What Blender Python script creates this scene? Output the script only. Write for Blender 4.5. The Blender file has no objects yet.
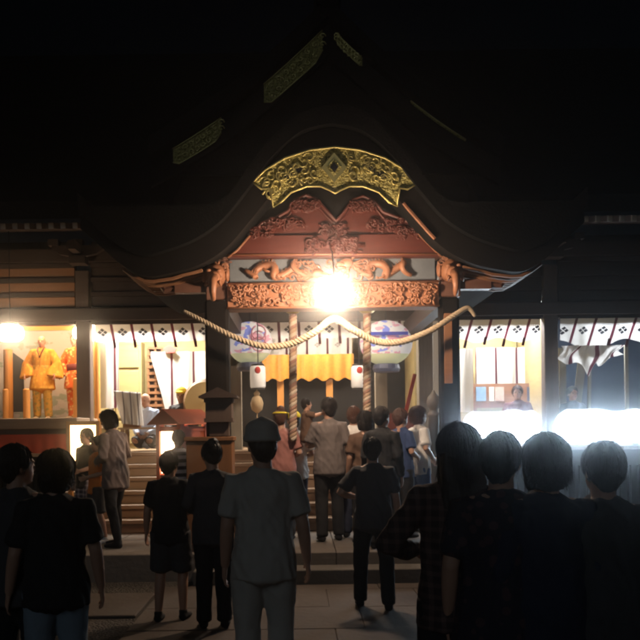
import bpy, bmesh, math, random
from mathutils import Vector, Matrix, noise

scene = bpy.context.scene
COL = scene.collection
PI = math.pi
R = math.radians

# ---------------------------------------------------------------- camera, world, sun, exposure
F, VX, VY, CH, ROLL = 860.0, 300.0, 430.0, 1.7, R(0.75)
cam_d = bpy.data.cameras.new('camera')
cam = bpy.data.objects.new('camera', cam_d)
COL.objects.link(cam)
cam.location = (0, 0, CH)
cam.rotation_euler = (Matrix.Rotation(PI / 2, 3, 'X') @ Matrix.Rotation(-ROLL, 3, 'Z')).to_euler()
cam_d.sensor_width = 36
cam_d.lens = F / 640 * 36
cam_d.shift_x = (320 - VX) / 640
cam_d.shift_y = (VY - 320) / 640
cam_d.clip_end = 500
scene.camera = cam

world = bpy.data.worlds.new('World')
scene.world = world
world.use_nodes = True
nt = world.node_tree
sky = nt.nodes.new('ShaderNodeTexSky')
sky.sky_type = 'NISHITA'
sky.sun_disc = False
sky.sun_elevation = R(28)
sky.sun_rotation = R(200)
nt.links.new(sky.outputs[0], nt.nodes['Background'].inputs[0])
nt.nodes['Background'].inputs[1].default_value = 0.00025

sun_d = bpy.data.lights.new('rear_fill_light', 'SUN')  # weak fill added from behind the camera to lift backs and gold
sun = bpy.data.objects.new('rear_fill_light', sun_d)
COL.objects.link(sun)
sun_d.energy = 0.125
sun_d.angle = R(25)
sun_d.color = (0.80, 0.92, 1.0)
sun.rotation_euler = (R(68), 0, R(-14))

scene.view_settings.view_transform = 'Standard'
scene.view_settings.look = 'None'
scene.view_settings.gamma = 1
scene.view_settings.exposure = 0
scene.view_settings.use_curve_mapping = False
scene.render.engine = 'CYCLES'
scene.cycles.use_denoising = True
scene.cycles.max_bounces = 6
scene.cycles.diffuse_bounces = 3
scene.cycles.sample_clamp_indirect = 4
scene.cycles.filter_width = 2.4


def P(px, py, d):
    """picture position at a depth -> point of the place"""
    u, v = px - VX, VY - py
    c, s = math.cos(ROLL), math.sin(ROLL)
    return Vector(((u * c + v * s) * d / F, d, CH + (-u * s + v * c) * d / F))


def X(px, d, py=VY):
    return P(px, py, d).x


def Z(py, d, px=VX):
    return P(px, py, d).z


# ---------------------------------------------------------------- materials
class Nodes:
    def __init__(self, m):
        self.t = m.node_tree
        self.n = self.t.nodes
        self.l = self.t.links

    def new(self, kind, **kw):
        n = self.n.new(kind)
        for k, v in kw.items():
            setattr(n, k, v)
        return n

    def put(self, node, i, v):
        if hasattr(v, 'is_linked') or isinstance(v, bpy.types.NodeSocket):
            self.l.new(v, node.inputs[i])
        else:
            node.inputs[i].default_value = v

    def m(self, op, a, b=0.0, c=0.0):
        n = self.new('ShaderNodeMath', operation=op)
        self.put(n, 0, a)
        self.put(n, 1, b)
        if op in ('MULTIPLY_ADD', 'COMPARE', 'SMOOTH_MIN'):
            self.put(n, 2, c)
        return n.outputs[0]

    def mix(self, f, a, b):
        n = self.new('ShaderNodeMix', data_type='RGBA')
        self.put(n, 0, f)
        for i, v in ((6, a), (7, b)):
            self.put(n, i, v if isinstance(v, bpy.types.NodeSocket) else (*v, 1))
        return n.outputs[2]

    def noise(self, scale, vec=None, detail=4, rough=0.6):
        n = self.new('ShaderNodeTexNoise')
        n.inputs['Scale'].default_value = scale
        n.inputs['Detail'].default_value = detail
        n.inputs['Roughness'].default_value = rough
        if vec is not None:
            self.l.new(vec, n.inputs['Vector'])
        return n.outputs['Fac']

    def coords(self, scale=(1, 1, 1), kind='Object'):
        c = self.new('ShaderNodeTexCoord')
        mp = self.new('ShaderNodeMapping')
        mp.inputs['Scale'].default_value = scale
        self.l.new(c.outputs[kind], mp.inputs['Vector'])
        return mp.outputs[0]

    def sep(self, v):
        s = self.new('ShaderNodeSeparateXYZ')
        self.l.new(v, s.inputs[0])
        return s.outputs


def base_mat(name, color, rough=0.7, metal=0.0):
    m = bpy.data.materials.new(name)
    m.use_nodes = True
    b = m.node_tree.nodes['Principled BSDF']
    b.inputs['Base Color'].default_value = (*color, 1)
    b.inputs['Roughness'].default_value = rough
    b.inputs['Metallic'].default_value = metal
    return m, Nodes(m), b


def bump(N, b, h, strength=0.4, dist=0.01):
    n = N.new('ShaderNodeBump')
    n.inputs['Strength'].default_value = strength
    n.inputs['Distance'].default_value = dist
    N.l.new(h, n.inputs['Height'])
    N.l.new(n.outputs[0], b.inputs['Normal'])


def wood(name, c, grain=(1, 1, 12), rough=0.6, vary=0.45):
    """grain: the large number is across the grain"""
    m, N, b = base_mat(name, c, rough)
    v = N.coords(grain)
    f = N.noise(2.2, v, 6, 0.65)
    g = N.noise(1.1, N.coords((1, 1, 1)), 3)
    lo = tuple(x * (1 - vary) for x in c)
    hi = tuple(min(1, x * (1 + vary * 0.7)) for x in c)
    col = N.mix(N.m('MULTIPLY', f, N.m('ADD', g, 0.5)), lo, hi)
    N.l.new(col, b.inputs['Base Color'])
    bump(N, b, f, 0.35, 0.006)
    return m


def mottled(name, c, scale=6, rough=0.85, vary=0.3, bstr=0.4, bdist=0.01, metal=0.0):
    m, N, b = base_mat(name, c, rough, metal)
    f = N.noise(scale, N.coords(), 6, 0.65)
    N.l.new(N.mix(f, tuple(x * (1 - vary) for x in c), tuple(min(1, x * (1 + vary)) for x in c)), b.inputs['Base Color'])
    bump(N, b, N.noise(scale * 5, N.coords(), 5), bstr, bdist)
    return m


def cloth(name, c, rough=0.9, vary=0.2):
    m, N, b = base_mat(name, c, rough)
    f = N.noise(5, N.coords(), 4)
    N.l.new(N.mix(f, tuple(x * (1 - vary) for x in c), tuple(min(1, x * (1 + vary)) for x in c)), b.inputs['Base Color'])
    bump(N, b, N.noise(220, N.coords(), 2), 0.25, 0.002)
    return m


def glow(name, c, strength):
    m, N, b = base_mat(name, (0.8, 0.8, 0.8), 0.5)
    b.inputs['Emission Color'].default_value = (*c, 1)
    b.inputs['Emission Strength'].default_value = strength
    return m


def crest_cloth(name, pitch, shear=0.0, mon_v=0.14, mon_r=0.055, stripe=0.045, offset=0.0, white=(0.78, 0.77, 0.75),
                red=(0.10, 0.018, 0.03), crest=(0.02, 0.02, 0.025)):
    """white shrine cloth: dark stripes between panels, a four-part diamond crest on each"""
    m, N, b = base_mat(name, white, 0.9)
    uv = N.new('ShaderNodeTexCoord').outputs['UV']
    s = N.sep(uv)
    u = N.m('ADD', N.m('MULTIPLY_ADD', s[1], shear, s[0]), offset)
    k = N.m('SUBTRACT', N.m('MULTIPLY', N.m('FRACT', N.m('DIVIDE', u, pitch)), pitch), pitch / 2)
    ak = N.m('ABSOLUTE', k)
    is_stripe = N.m('GREATER_THAN', ak, pitch / 2 - stripe / 2)
    dv = N.m('ABSOLUTE', N.m('SUBTRACT', s[1], mon_v))
    ku = N.m('MULTIPLY', ak, 0.82)
    inside = N.m('LESS_THAN', N.m('ADD', ku, dv), mon_r)
    p, q = N.m('ABSOLUTE', N.m('ADD', N.m('MULTIPLY', k, 0.82), N.m('SUBTRACT', s[1], mon_v))), \
        N.m('ABSOLUTE', N.m('SUBTRACT', N.m('MULTIPLY', k, 0.82), N.m('SUBTRACT', s[1], mon_v)))
    gap = N.m('GREATER_THAN', N.m('MINIMUM', p, q), mon_r * 0.1)
    mon = N.m('MULTIPLY', inside, gap)
    f = N.noise(3, N.coords(), 3)
    w = N.mix(f, tuple(x * 0.88 for x in white), white)
    c1 = N.mix(is_stripe, w, red)
    c2 = N.mix(mon, c1, crest)
    N.l.new(c2, b.inputs['Base Color'])
    bump(N, b, N.noise(150, N.coords(), 2), 0.2, 0.002)
    tr = N.new('ShaderNodeBsdfTranslucent')
    N.l.new(c2, tr.inputs['Color'])
    mx = N.new('ShaderNodeMixShader')
    mx.inputs[0].default_value = 0.5
    N.l.new(b.outputs[0], mx.inputs[1])
    N.l.new(tr.outputs[0], mx.inputs[2])
    N.l.new(mx.outputs[0], N.n['Material Output'].inputs['Surface'])
    return m


M = {}
M['dark_wood'] = wood('dark_aged_wood', (0.050, 0.030, 0.022), (1, 1, 14))
M['dark_wood_v'] = wood('dark_post_wood', (0.085, 0.055, 0.042), (12, 12, 1))
M['pale_post'] = wood('pale_post_wood', (0.26, 0.23, 0.18), (12, 12, 1))
M['stair_wood'] = wood('worn_stair_wood', (0.25, 0.17, 0.115), (1, 10, 10), 0.55)
M['floor_wood'] = wood('floor_wood', (0.28, 0.19, 0.12), (1, 10, 10), 0.5)
M['transom'] = wood('transom_wood', (0.27, 0.125, 0.06), (1, 1, 12))
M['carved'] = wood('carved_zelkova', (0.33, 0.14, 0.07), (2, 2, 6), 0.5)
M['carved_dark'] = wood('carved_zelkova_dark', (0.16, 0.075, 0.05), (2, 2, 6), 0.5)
M['red_wood'] = wood('red_brown_wood', (0.125, 0.029, 0.019), (1, 1, 9), 0.45)
M['grey_board'] = mottled('weathered_grey_board', (0.13, 0.15, 0.17), 5, 0.7, 0.35)
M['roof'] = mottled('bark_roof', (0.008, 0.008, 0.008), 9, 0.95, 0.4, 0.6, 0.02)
M['near_black_wood'] = wood('near_black_timber', (0.013, 0.011, 0.010), (1, 1, 10), 0.85)  # even near-black wood, darker than the aged timber
for k_ in ('near_black_wood', 'roof'):
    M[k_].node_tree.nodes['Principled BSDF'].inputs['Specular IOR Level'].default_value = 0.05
M['plaster'] = mottled('white_plaster', (0.62, 0.58, 0.52), 2, 0.9, 0.12)
M['olive_wood'] = wood('olive_cabinet_wood', (0.34, 0.26, 0.11), (1, 1, 8))
M['stone'] = mottled('granite_paving', (0.135, 0.115, 0.10), 3, 0.8, 0.3, 0.5, 0.01)
M['path_stone'] = mottled('worn_path_stone', (0.075, 0.058, 0.048), 2.5, 0.85, 0.45, 0.6, 0.012)
M['stone_dark'] = mottled('granite_kerb', (0.11, 0.10, 0.09), 4, 0.85, 0.3, 0.5, 0.01)
M['straw'] = mottled('straw_rope', (0.44, 0.35, 0.24), 25, 0.9, 0.3, 0.8, 0.01)
M['rope_red'] = cloth('red_rope_strand', (0.28, 0.16, 0.12))
M['rope_white'] = cloth('white_rope_strand', (0.46, 0.38, 0.30))
M['rope_ochre'] = cloth('ochre_rope_strand', (0.36, 0.25, 0.17))
M['white_cloth'] = cloth('white_cloth', (0.78, 0.77, 0.75), 0.9, 0.08)
M['brocade'] = mottled('gold_brocade', (0.55, 0.24, 0.03), 30, 0.5, 0.5, 0.5, 0.004)
M['red_cloth'] = cloth('red_felt', (0.42, 0.06, 0.03))
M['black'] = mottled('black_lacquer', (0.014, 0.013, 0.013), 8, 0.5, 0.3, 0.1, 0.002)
M['box_red'] = wood('vermilion_wood', (0.42, 0.10, 0.045), (8, 8, 2), 0.5, 0.25)
M['box_brown'] = wood('brown_board_wood', (0.20, 0.085, 0.03), (10, 10, 1), 0.6)
M['frame_orange'] = wood('orange_frame_wood', (0.50, 0.22, 0.05), (8, 8, 2), 0.5, 0.2)
M['drum_skin'] = mottled('drum_skin', (0.62, 0.46, 0.22), 3, 0.7, 0.15)
M['metal'] = mottled('grey_metal', (0.35, 0.36, 0.36), 10, 0.35, 0.15, 0.1, 0.002, 0.9)
M['brass'] = mottled('brass', (0.50, 0.36, 0.12), 10, 0.35, 0.25, 0.2, 0.003, 0.9)
M['paper'] = cloth('lantern_paper', (0.80, 0.76, 0.68), 0.9, 0.05)
M['paint_red'] = mottled('red_paint', (0.55, 0.05, 0.04), 8, 0.6, 0.2)
M['paint_blue'] = mottled('blue_paint', (0.06, 0.09, 0.55), 8, 0.6, 0.3)
M['paint_pink'] = mottled('pink_paint', (0.66, 0.28, 0.36), 8, 0.6, 0.3)
M['paint_green'] = mottled('pale_green_paint', (0.48, 0.52, 0.30), 8, 0.6, 0.3)
M['offer_tan'] = mottled('tan_tassel', (0.52, 0.38, 0.22), 25, 0.9, 0.3)
M['photo_blue'] = mottled('blue_print', (0.22, 0.36, 0.55), 12, 0.5, 0.6)
M['photo_dark'] = mottled('dark_print', (0.07, 0.08, 0.14), 18, 0.5, 0.7)
M['photo_pink'] = mottled('pink_print', (0.55, 0.42, 0.38), 12, 0.5, 0.4)

# gold fittings: tooled metal, shade of the recesses mixed into the colour
m_, N_, b_ = base_mat('tooled_gold', (0.50, 0.42, 0.12), 0.42, 0.35)
vor = N_.new('ShaderNodeTexVoronoi')
vor.inputs['Scale'].default_value = 30
N_.l.new(N_.coords(), vor.inputs['Vector'])
fz = N_.noise(26, N_.coords(), 3, 0.5)
ridge = N_.m('SUBTRACT', 1.0, N_.m('MULTIPLY', N_.m('ABSOLUTE', N_.m('SUBTRACT', fz, 0.5)), 7.0))
hgt = N_.m('MAXIMUM', ridge, N_.m('SUBTRACT', 0.55, vor.outputs['Distance']))
N_.l.new(N_.mix(hgt, (0.30, 0.25, 0.05), (0.92, 0.82, 0.30)), b_.inputs['Base Color'])
bump(N_, b_, hgt, 1.0, 0.02)
M['gold'] = m_
m_, N_, b_ = base_mat('polished_gold', (0.66, 0.56, 0.20), 0.38, 0.5)
M['gold_rim'] = m_

# gravel
m_, N_, b_ = base_mat('gravel', (0.12, 0.10, 0.085), 0.95)
vor = N_.new('ShaderNodeTexVoronoi')
vor.inputs['Scale'].default_value = 42
N_.l.new(N_.coords(), vor.inputs['Vector'])
hue = N_.sep(vor.outputs['Color'])
N_.l.new(N_.mix(hue[0], (0.03, 0.027, 0.023), (0.11, 0.095, 0.08)), b_.inputs['Base Color'])
bump(N_, b_, N_.m('SUBTRACT', 1.0, vor.outputs['Distance']), 1.0, 0.03)
M['gravel'] = m_

# painted landscape screen
m_, N_, b_ = base_mat('painted_screen', (0.6, 0.62, 0.6), 0.85)
f1 = N_.noise(1.6, N_.coords((1, 1, 2.2)), 5)
f2 = N_.noise(3.5, N_.coords((1, 1, 1.5)), 5)
ramp = N_.m('GREATER_THAN', f1, 0.54)
c_ = N_.mix(ramp, (0.52, 0.51, 0.56), (0.30, 0.37, 0.36))
N_.l.new(N_.mix(N_.m('GREATER_THAN', f2, 0.70), c_, (0.40, 0.34, 0.30)), b_.inputs['Base Color'])
M['screen_paint'] = m_

SKIN = mottled('skin', (0.42, 0.24, 0.165), 9, 0.55, 0.12, 0.15, 0.002)
SKIN_MASK = mottled('painted_face', (0.50, 0.22, 0.15), 9, 0.5, 0.1, 0.1, 0.002)
def hair_mat(name, c):
    m, N, b = base_mat(name, c, 0.58)
    b.inputs['Specular IOR Level'].default_value = 0.35
    f = N.noise(60, N.coords((1, 1, 0.12)), 4)
    N.l.new(N.mix(f, tuple(x * 0.4 for x in c), tuple(x * 2.0 for x in c)), b.inputs['Base Color'])
    bump(N, b, f, 0.8, 0.006)
    return m


HAIR = hair_mat('black_hair', (0.011, 0.009, 0.009))
HAIR_RED = hair_mat('brown_hair', (0.055, 0.024, 0.016))
EYE = mottled('dark_eye', (0.015, 0.012, 0.01), 20, 0.3, 0.1, 0.0, 0.001)
LIP = mottled('lip', (0.28, 0.10, 0.09), 20, 0.5, 0.1, 0.0, 0.001)
C = {}
for n_, c_ in dict(black=(0.010, 0.010, 0.012), charcoal=(0.04, 0.04, 0.045), navy=(0.013, 0.018, 0.04), grey_green=(0.36, 0.34, 0.305),
                   grey=(0.145, 0.122, 0.118), cardigan=(0.17, 0.13, 0.12), orange=(0.75, 0.22, 0.03), rose=(0.30, 0.13, 0.115),
                   white=(0.72, 0.70, 0.68), denim=(0.05, 0.09, 0.20), pale_denim=(0.16, 0.21, 0.26), blue=(0.03, 0.055, 0.15),
                   light_blue=(0.42, 0.52, 0.72), yellow=(0.70, 0.58, 0.04), pink=(0.55, 0.30, 0.28), khaki=(0.20, 0.17, 0.12),
                   maroon=(0.12, 0.02, 0.02), tan=(0.36, 0.26, 0.17), brown=(0.10, 0.055, 0.035)).items():
    C[n_] = cloth(n_ + '_fabric', c_)


def banded(name, a, bcol, period, axis=2, duty=0.5):
    m, N, b = base_mat(name, a, 0.9)
    s = N.sep(N.coords())[axis]
    f = N.m('GREATER_THAN', N.m('FRACT', N.m('DIVIDE', s, period)), duty)
    N.l.new(N.mix(f, a, bcol), b.inputs['Base Color'])
    return m


def plaid(name, a, bcol, period):
    m, N, b = base_mat(name, a, 0.9)
    s = N.sep(N.coords())
    f = N.m('GREATER_THAN', N.m('FRACT', N.m('DIVIDE', s[2], period)), 0.6)
    g = N.m('GREATER_THAN', N.m('FRACT', N.m('DIVIDE', s[0], period)), 0.6)
    N.l.new(N.mix(N.m('MULTIPLY', N.m('ADD', f, g), 0.5), a, bcol), b.inputs['Base Color'])
    return m


def floral(name, a, bcol, ccol, scale):
    m, N, b = base_mat(name, a, 0.9)
    v = N.new('ShaderNodeTexVoronoi')
    v.inputs['Scale'].default_value = scale
    N.l.new(N.coords(), v.inputs['Vector'])
    f = N.m('LESS_THAN', v.outputs['Distance'], 0.36)
    h = N.sep(v.outputs['Color'])
    N.l.new(N.mix(f, a, N.mix(h[0], bcol, ccol)) if False else N.mix(f, a, bcol), b.inputs['Base Color'])
    return m


C['stripes'] = banded('striped_fabric', (0.03, 0.022, 0.03), (0.62, 0.56, 0.55), 0.085)
C['plaid_shorts'] = plaid('plaid_fabric', (0.05, 0.04, 0.055), (0.50, 0.42, 0.42), 0.06)
C['plaid_shirt'] = plaid('plaid_shirt_fabric', (0.03, 0.018, 0.02), (0.11, 0.065, 0.058), 0.05)
C['floral'] = floral('floral_fabric', (0.014, 0.014, 0.026), (0.06, 0.032, 0.038), (0.1, 0.1, 0.16), 17)
C['gold_robe'] = floral('gold_robe_fabric', (0.58, 0.25, 0.025), (0.66, 0.36, 0.06), (0.4, 0.3, 0.05), 14)
C['gold_skirt'] = floral('olive_gold_fabric', (0.50, 0.27, 0.04), (0.26, 0.20, 0.05), (0.3, 0.1, 0.03), 16)
C['orange_robe'] = floral('orange_robe_fabric', (0.60, 0.11, 0.015), (0.66, 0.42, 0.16), (0.4, 0.3, 0.05), 15)


# ---------------------------------------------------------------- mesh helpers
class MB:
    def __init__(self):
        self.v, self.f, self.u = [], [], []
        self.mi = []
        self.cur = 0

    def face(self, idx):
        self.f.append(tuple(idx))
        self.mi.append(self.cur)

    def box(self, a, b, rz=0.0, c=None):
        x0, x1 = sorted((a[0], b[0]))
        y0, y1 = sorted((a[1], b[1]))
        z0, z1 = sorted((a[2], b[2]))
        o = len(self.v)
        pts = [(x, y, z) for z in (z0, z1) for y in (y0, y1) for x in (x0, x1)]
        if rz:
            cx, cy = c or ((x0 + x1) / 2, (y0 + y1) / 2)
            cs, sn = math.cos(rz), math.sin(rz)
            pts = [(cx + (x - cx) * cs - (y - cy) * sn, cy + (x - cx) * sn + (y - cy) * cs, z) for x, y, z in pts]
        self.v += [Vector(p) for p in pts]
        for q in ((0, 2, 3, 1), (4, 5, 7, 6), (0, 1, 5, 4), (2, 6, 7, 3), (1, 3, 7, 5), (0, 4, 6, 2)):
            self.face([o + i for i in q])
        return self

    def bar(self, p, q, w, h, up=(0, 0, 1)):
        """square bar from p to q"""
        p, q = Vector(p), Vector(q)
        t = (q - p).normalized()
        s = t.cross(Vector(up))
        if s.length < 1e-4:
            s = t.cross(Vector((1, 0, 0)))
        s.normalize()
        n = s.cross(t)
        o = len(self.v)
        for e in (p, q):
            for a, b in ((-1, -1), (1, -1), (1, 1), (-1, 1)):
                self.v.append(e + s * a * w / 2 + n * b * h / 2)
        self.face((o, o + 3, o + 2, o + 1))
        self.face((o + 4, o + 5, o + 6, o + 7))
        for i in range(4):
            j = (i + 1) % 4
            self.face((o + i, o + j, o + 4 + j, o + 4 + i))
        return self

    def tube(self, pts, rad, n=12, ref=None, cap=True):
        pts = [Vector(p) for p in pts]
        if not isinstance(rad, (list, tuple)):
            rad = [rad] * len(pts)
        k = len(pts)
        tan = []
        for i in range(k):
            t = (pts[min(i + 1, k - 1)] - pts[max(i - 1, 0)])
            tan.append(t.normalized() if t.length > 1e-9 else Vector((0, 0, 1)))
        a = Vector(ref) if ref else (Vector((1, 0, 0)) if abs(tan[0].x) < 0.8 else Vector((0, 1, 0)))
        o = len(self.v)
        for i in range(k):
            a = (a - tan[i] * a.dot(tan[i]))
            if a.length < 1e-6:
                a = tan[i].orthogonal()
            a.normalize()
            b = tan[i].cross(a)
            r = rad[i]
            rx, ry = r if isinstance(r, (list, tuple)) else (r, r)
            for j in range(n):
                th = 2 * PI * j / n
                self.v.append(pts[i] + a * (rx * math.cos(th)) + b * (ry * math.sin(th)))
        for i in range(k - 1):
            for j in range(n):
                l = (j + 1) % n
                self.face((o + i * n + j, o + i * n + l, o + (i + 1) * n + l, o + (i + 1) * n + j))
        if cap:
            for i, sgn in ((0, -1), (k - 1, 1)):
                r = rad[i]
                rr = min(r) if isinstance(r, (list, tuple)) else r
                c = len(self.v)
                self.v.append(pts[i] + tan[i] * (sgn * rr * 0.45))
                for j in range(n):
                    l = (j + 1) % n
                    q = (o + i * n + j, o + i * n + l, c)
                    self.face(q if sgn > 0 else q[::-1])
        return self

    def ell(self, c, r, rot=None, n=16, k=10):
        c = Vector(c)
        o = len(self.v)
        rot = rot or Matrix.Identity(3)
        for i in range(1, k):
            ph = PI * i / k
            for j in range(n):
                th = 2 * PI * j / n
                p = Vector((r[0] * math.sin(ph) * math.cos(th), r[1] * math.sin(ph) * math.sin(th), -r[2] * math.cos(ph)))
                self.v.append(c + rot @ p)
        for i in range(k - 2):
            for j in range(n):
                l = (j + 1) % n
                self.face((o + i * n + j, o + i * n + l, o + (i + 1) * n + l, o + (i + 1) * n + j))
        b0 = len(self.v)
        self.v.append(c + rot @ Vector((0, 0, -r[2])))
        self.v.append(c + rot @ Vector((0, 0, r[2])))
        for j in range(n):
            l = (j + 1) % n
            self.face((b0, o + l, o + j))
            self.face((b0 + 1, o + (k - 2) * n + j, o + (k - 2) * n + l))
        return self

    def lathe(self, c, prof, n=20):
        c = Vector(c)
        o = len(self.v)
        for r, z in prof:
            for j in range(n):
                th = 2 * PI * j / n
                self.v.append(c + Vector((r * math.cos(th), r * math.sin(th), z)))
        for i in range(len(prof) - 1):
            for j in range(n):
                l = (j + 1) % n
                self.face((o + i * n + j, o + i * n + l, o + (i + 1) * n + l, o + (i + 1) * n + j))
        self.face([o + j for j in range(n)][::-1])
        self.face([o + (len(prof) - 1) * n + j for j in range(n)])
        return self

    def prism(self, poly, y0, y1):
        """polygon of (x, z) extruded along y"""
        o = len(self.v)
        k = len(poly)
        for y in (y0, y1):
            for x, z in poly:
                self.v.append(Vector((x, y, z)))
        self.face([o + i for i in range(k)])
        self.face([o + k + i for i in range(k)][::-1])
        for i in range(k):
            j = (i + 1) % k
            self.face((o + j, o + i, o + k + i, o + k + j))
        return self

    def band(self, lo, hi, y0, y1):
        """thick strip between two polylines of (x, z), extruded along y"""
        k = len(lo)
        o = len(self.v)
        for i in range(k):
            for (x, z), y in ((lo[i], y0), (hi[i], y0), (hi[i], y1), (lo[i], y1)):
                self.v.append(Vector((x, y, z)))
        for i in range(k - 1):
            a, b = o + i * 4, o + i * 4 + 4
            for j in range(4):
                l = (j + 1) % 4
                self.face((a + j, b + j, b + l, a + l))
        self.face((o, o + 1, o + 2, o + 3))
        e = o + (k - 1) * 4
        self.face((e + 3, e + 2, e + 1, e))
        return self

    def build(self, name, mats, parent=None, smooth=False, bevel=0.0, origin=None):
        me = bpy.data.meshes.new(name)
        og = Vector(origin) if origin is not None else Vector((0, 0, 0))
        me.from_pydata([tuple(v - og) for v in self.v], [], self.f)
        ms = mats if isinstance(mats, (list, tuple)) else [mats]
        for m in ms:
            me.materials.append(m)
        if len(ms) > 1:
            me.polygons.foreach_set('material_index', self.mi)
        bm = bmesh.new()
        bm.from_mesh(me)
        bmesh.ops.recalc_face_normals(bm, faces=bm.faces)
        if bevel:
            ed = [e for e in bm.edges if len(e.link_faces) == 2 and e.calc_face_angle(0) > 0.6]
            bmesh.ops.bevel(bm, geom=ed, offset=bevel, segments=1, affect='EDGES')
        bm.to_mesh(me)
        bm.free()
        if smooth:
            me.polygons.foreach_set('use_smooth', [True] * len(me.polygons))
        o = bpy.data.objects.new(name, me)
        COL.objects.link(o)
        o.location = og
        if parent is not None:
            o.parent = parent
            par = parent
            off = Vector((0, 0, 0))
            while par is not None:
                off += par.location
                par = par.parent
            o.location = og - off
        return o


def tag(o, label, cat, group=None):
    o['label'] = label
    o['category'] = cat
    if group:
        o['group'] = group
    return o


def thing(name, label, cat, loc=(0, 0, 0), group=None):
    o = bpy.data.objects.new(name, None)
    COL.objects.link(o)
    o.location = loc
    o.empty_display_size = 0.1
    return tag(o, label, cat, group)


def struct(o):
    o['kind'] = 'structure'
    return o


def sheet(name, fn, nu, nv, mat, parent=None, thick=0.0):
    """cloth: fn(i/nu, j/nv) -> (point, uv in metres)"""
    me = bpy.data.meshes.new(name)
    vs, uvs, fs = [], [], []
    for j in range(nv + 1):
        for i in range(nu + 1):
            p, uv = fn(i / nu, j / nv)
            vs.append(tuple(p))
            uvs.append(uv)
    for j in range(nv):
        for i in range(nu):
            a = j * (nu + 1) + i
            fs.append((a, a + nu + 1, a + nu + 2, a + 1))
    me.from_pydata(vs, [], fs)
    ul = me.uv_layers.new(name='UVMap')
    for lp in me.loops:
        ul.data[lp.index].uv = uvs[lp.vertex_index]
    me.materials.append(mat)
    me.polygons.foreach_set('use_smooth', [True] * len(fs))
    o = bpy.data.objects.new(name, me)
    COL.objects.link(o)
    if parent is not None:
        o.parent = parent
        o.location = -parent.location
    return o


# ---------------------------------------------------------------- ground
PLAT_Z, STEP_Z, FLOOR_Z = 0.31, 0.17, 1.39
PLAT_D, STEP_D, STAIR_D = 9.75, 9.40, 11.8
CX = X(333, 9.8, 260)       # axis of the porch

g = MB()
g.v += [Vector((-120, -60, 0)), Vector((120, -60, 0)), Vector((120, 160, 0)), Vector((-120, 160, 0))]
g.face((0, 1, 2, 3))
struct(g.build('ground', M['gravel']))
# stone approach path, slab by slab in one sheet of relief
rng = random.Random(4)
mb = MB()
y = 1.0
while y < STEP_D - 0.02:
    ly = min(0.9, STEP_D - y - 0.01)
    x = CX - 1.9
    off = rng.uniform(0.5, 1.0)
    while x < CX + 1.9:
        w = min(off, CX + 1.9 - x)
        mb.box((x + 0.002, y + 0.002, -0.05), (x + w - 0.002, y + ly - 0.002, 0.012 + rng.uniform(-0.003, 0.003)))
        x += w
        off = rng.uniform(0.8, 1.2)
    y += 0.9
struct(mb.build('stone_path', M['path_stone'], bevel=0.006))
mb = MB()
for x0, x1 in ((-9, CX - 1.92), (CX + 1.92, 10)):
    x = x0
    while x < x1 - 0.05:
        w = min(rng.uniform(0.9, 1.4), x1 - x)
        mb.box((x + 0.006, 7.85, -0.05), (x + w - 0.006, 8.95, 0.03 + rng.uniform(-0.003, 0.003)))
        x += w
struct(mb.build('stone_pavement', M['path_stone'], bevel=0.008))
mb = MB()
x = -9.0
while x < 11:
    w = rng.uniform(0.9, 1.5)
    mb.box((x + 0.003, PLAT_D, -0.1), (x + w - 0.003, PLAT_D + 0.4, PLAT_Z))
    y = PLAT_D + 0.4
    while y < 19:
        l = 0.95
        mb.box((x + 0.004, y + 0.004, -0.1), (x + w - 0.004, y + l - 0.004, PLAT_Z - 0.002 + rng.uniform(-0.002, 0.002)))
        y += l
    x += w
struct(mb.build('stone_terrace', M['stone'], bevel=0.008))
mb = MB()
x = CX - 1.6
while x < CX + 1.7:
    mb.box((x + 0.004, STEP_D, -0.1), (x + 1.096, PLAT_D - 0.003, STEP_Z))
    x += 1.1
struct(mb.build('stone_step', M['stone_dark'], bevel=0.01))

# ---------------------------------------------------------------- the shrine hall
hall = thing('shrine_hall', 'dark timber shrine hall with curved porch roof and gold gable fittings above the lit bays', 'shrine', (CX, 14.4, 0))
COLD = 14.4
cols_px = [-48, 85, 214, 425, 550, 684]
cols_x = [X(p, COLD, 380) for p in cols_px]
for i, cx in enumerate(cols_x):
    mb = MB()
    w = 0.115 if i in (1, 4) else 0.125
    mb.box((cx - w, COLD - w, PLAT_Z - 0.02), (cx + w, COLD + w, 4.4))
    mb.build('column', M['pale_post'] if i == 3 else M['dark_wood_v'], hall, bevel=0.012)
# floor (raised timber deck) and stair
mb = MB()
x = -7.0
while x < 8:
    mb.box((x + 0.003, 13.305, FLOOR_Z - 0.05), (x + 0.297, 19.0, FLOOR_Z))
    x += 0.3
mb.build('floor', M['floor_wood'], hall)
mb = MB()
mb.box((-7, 13.36, FLOOR_Z - 0.30), (8, 13.50, FLOOR_Z - 0.055))
x = -7.0
while x < 8:
    mb.box((x, 13.42, PLAT_Z), (x + 0.09, 13.5, FLOOR_Z - 0.30))
    x += 0.16
mb.build('floor_skirt', M['near_black_wood'], hall)
sx0, sx1 = X(55, 12), X(448, 12)
st = MB()
for k in range(6):
    z1 = PLAT_Z + 0.18 * (k + 1)
    y0 = STAIR_D + 0.3 * k
    st.box((sx0, y0, z1 - 0.055), (sx1, y0 + 0.325, z1 - (0.001 if k == 5 else 0)))
    st.box((sx0 + 0.02, y0 + 0.035, PLAT_Z if k == 0 else z1 - 0.18), (sx1 - 0.02, y0 + 0.06, z1 - 0.055))
stair = st.build('staircase', M['stair_wood'], hall, bevel=0.006)
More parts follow.
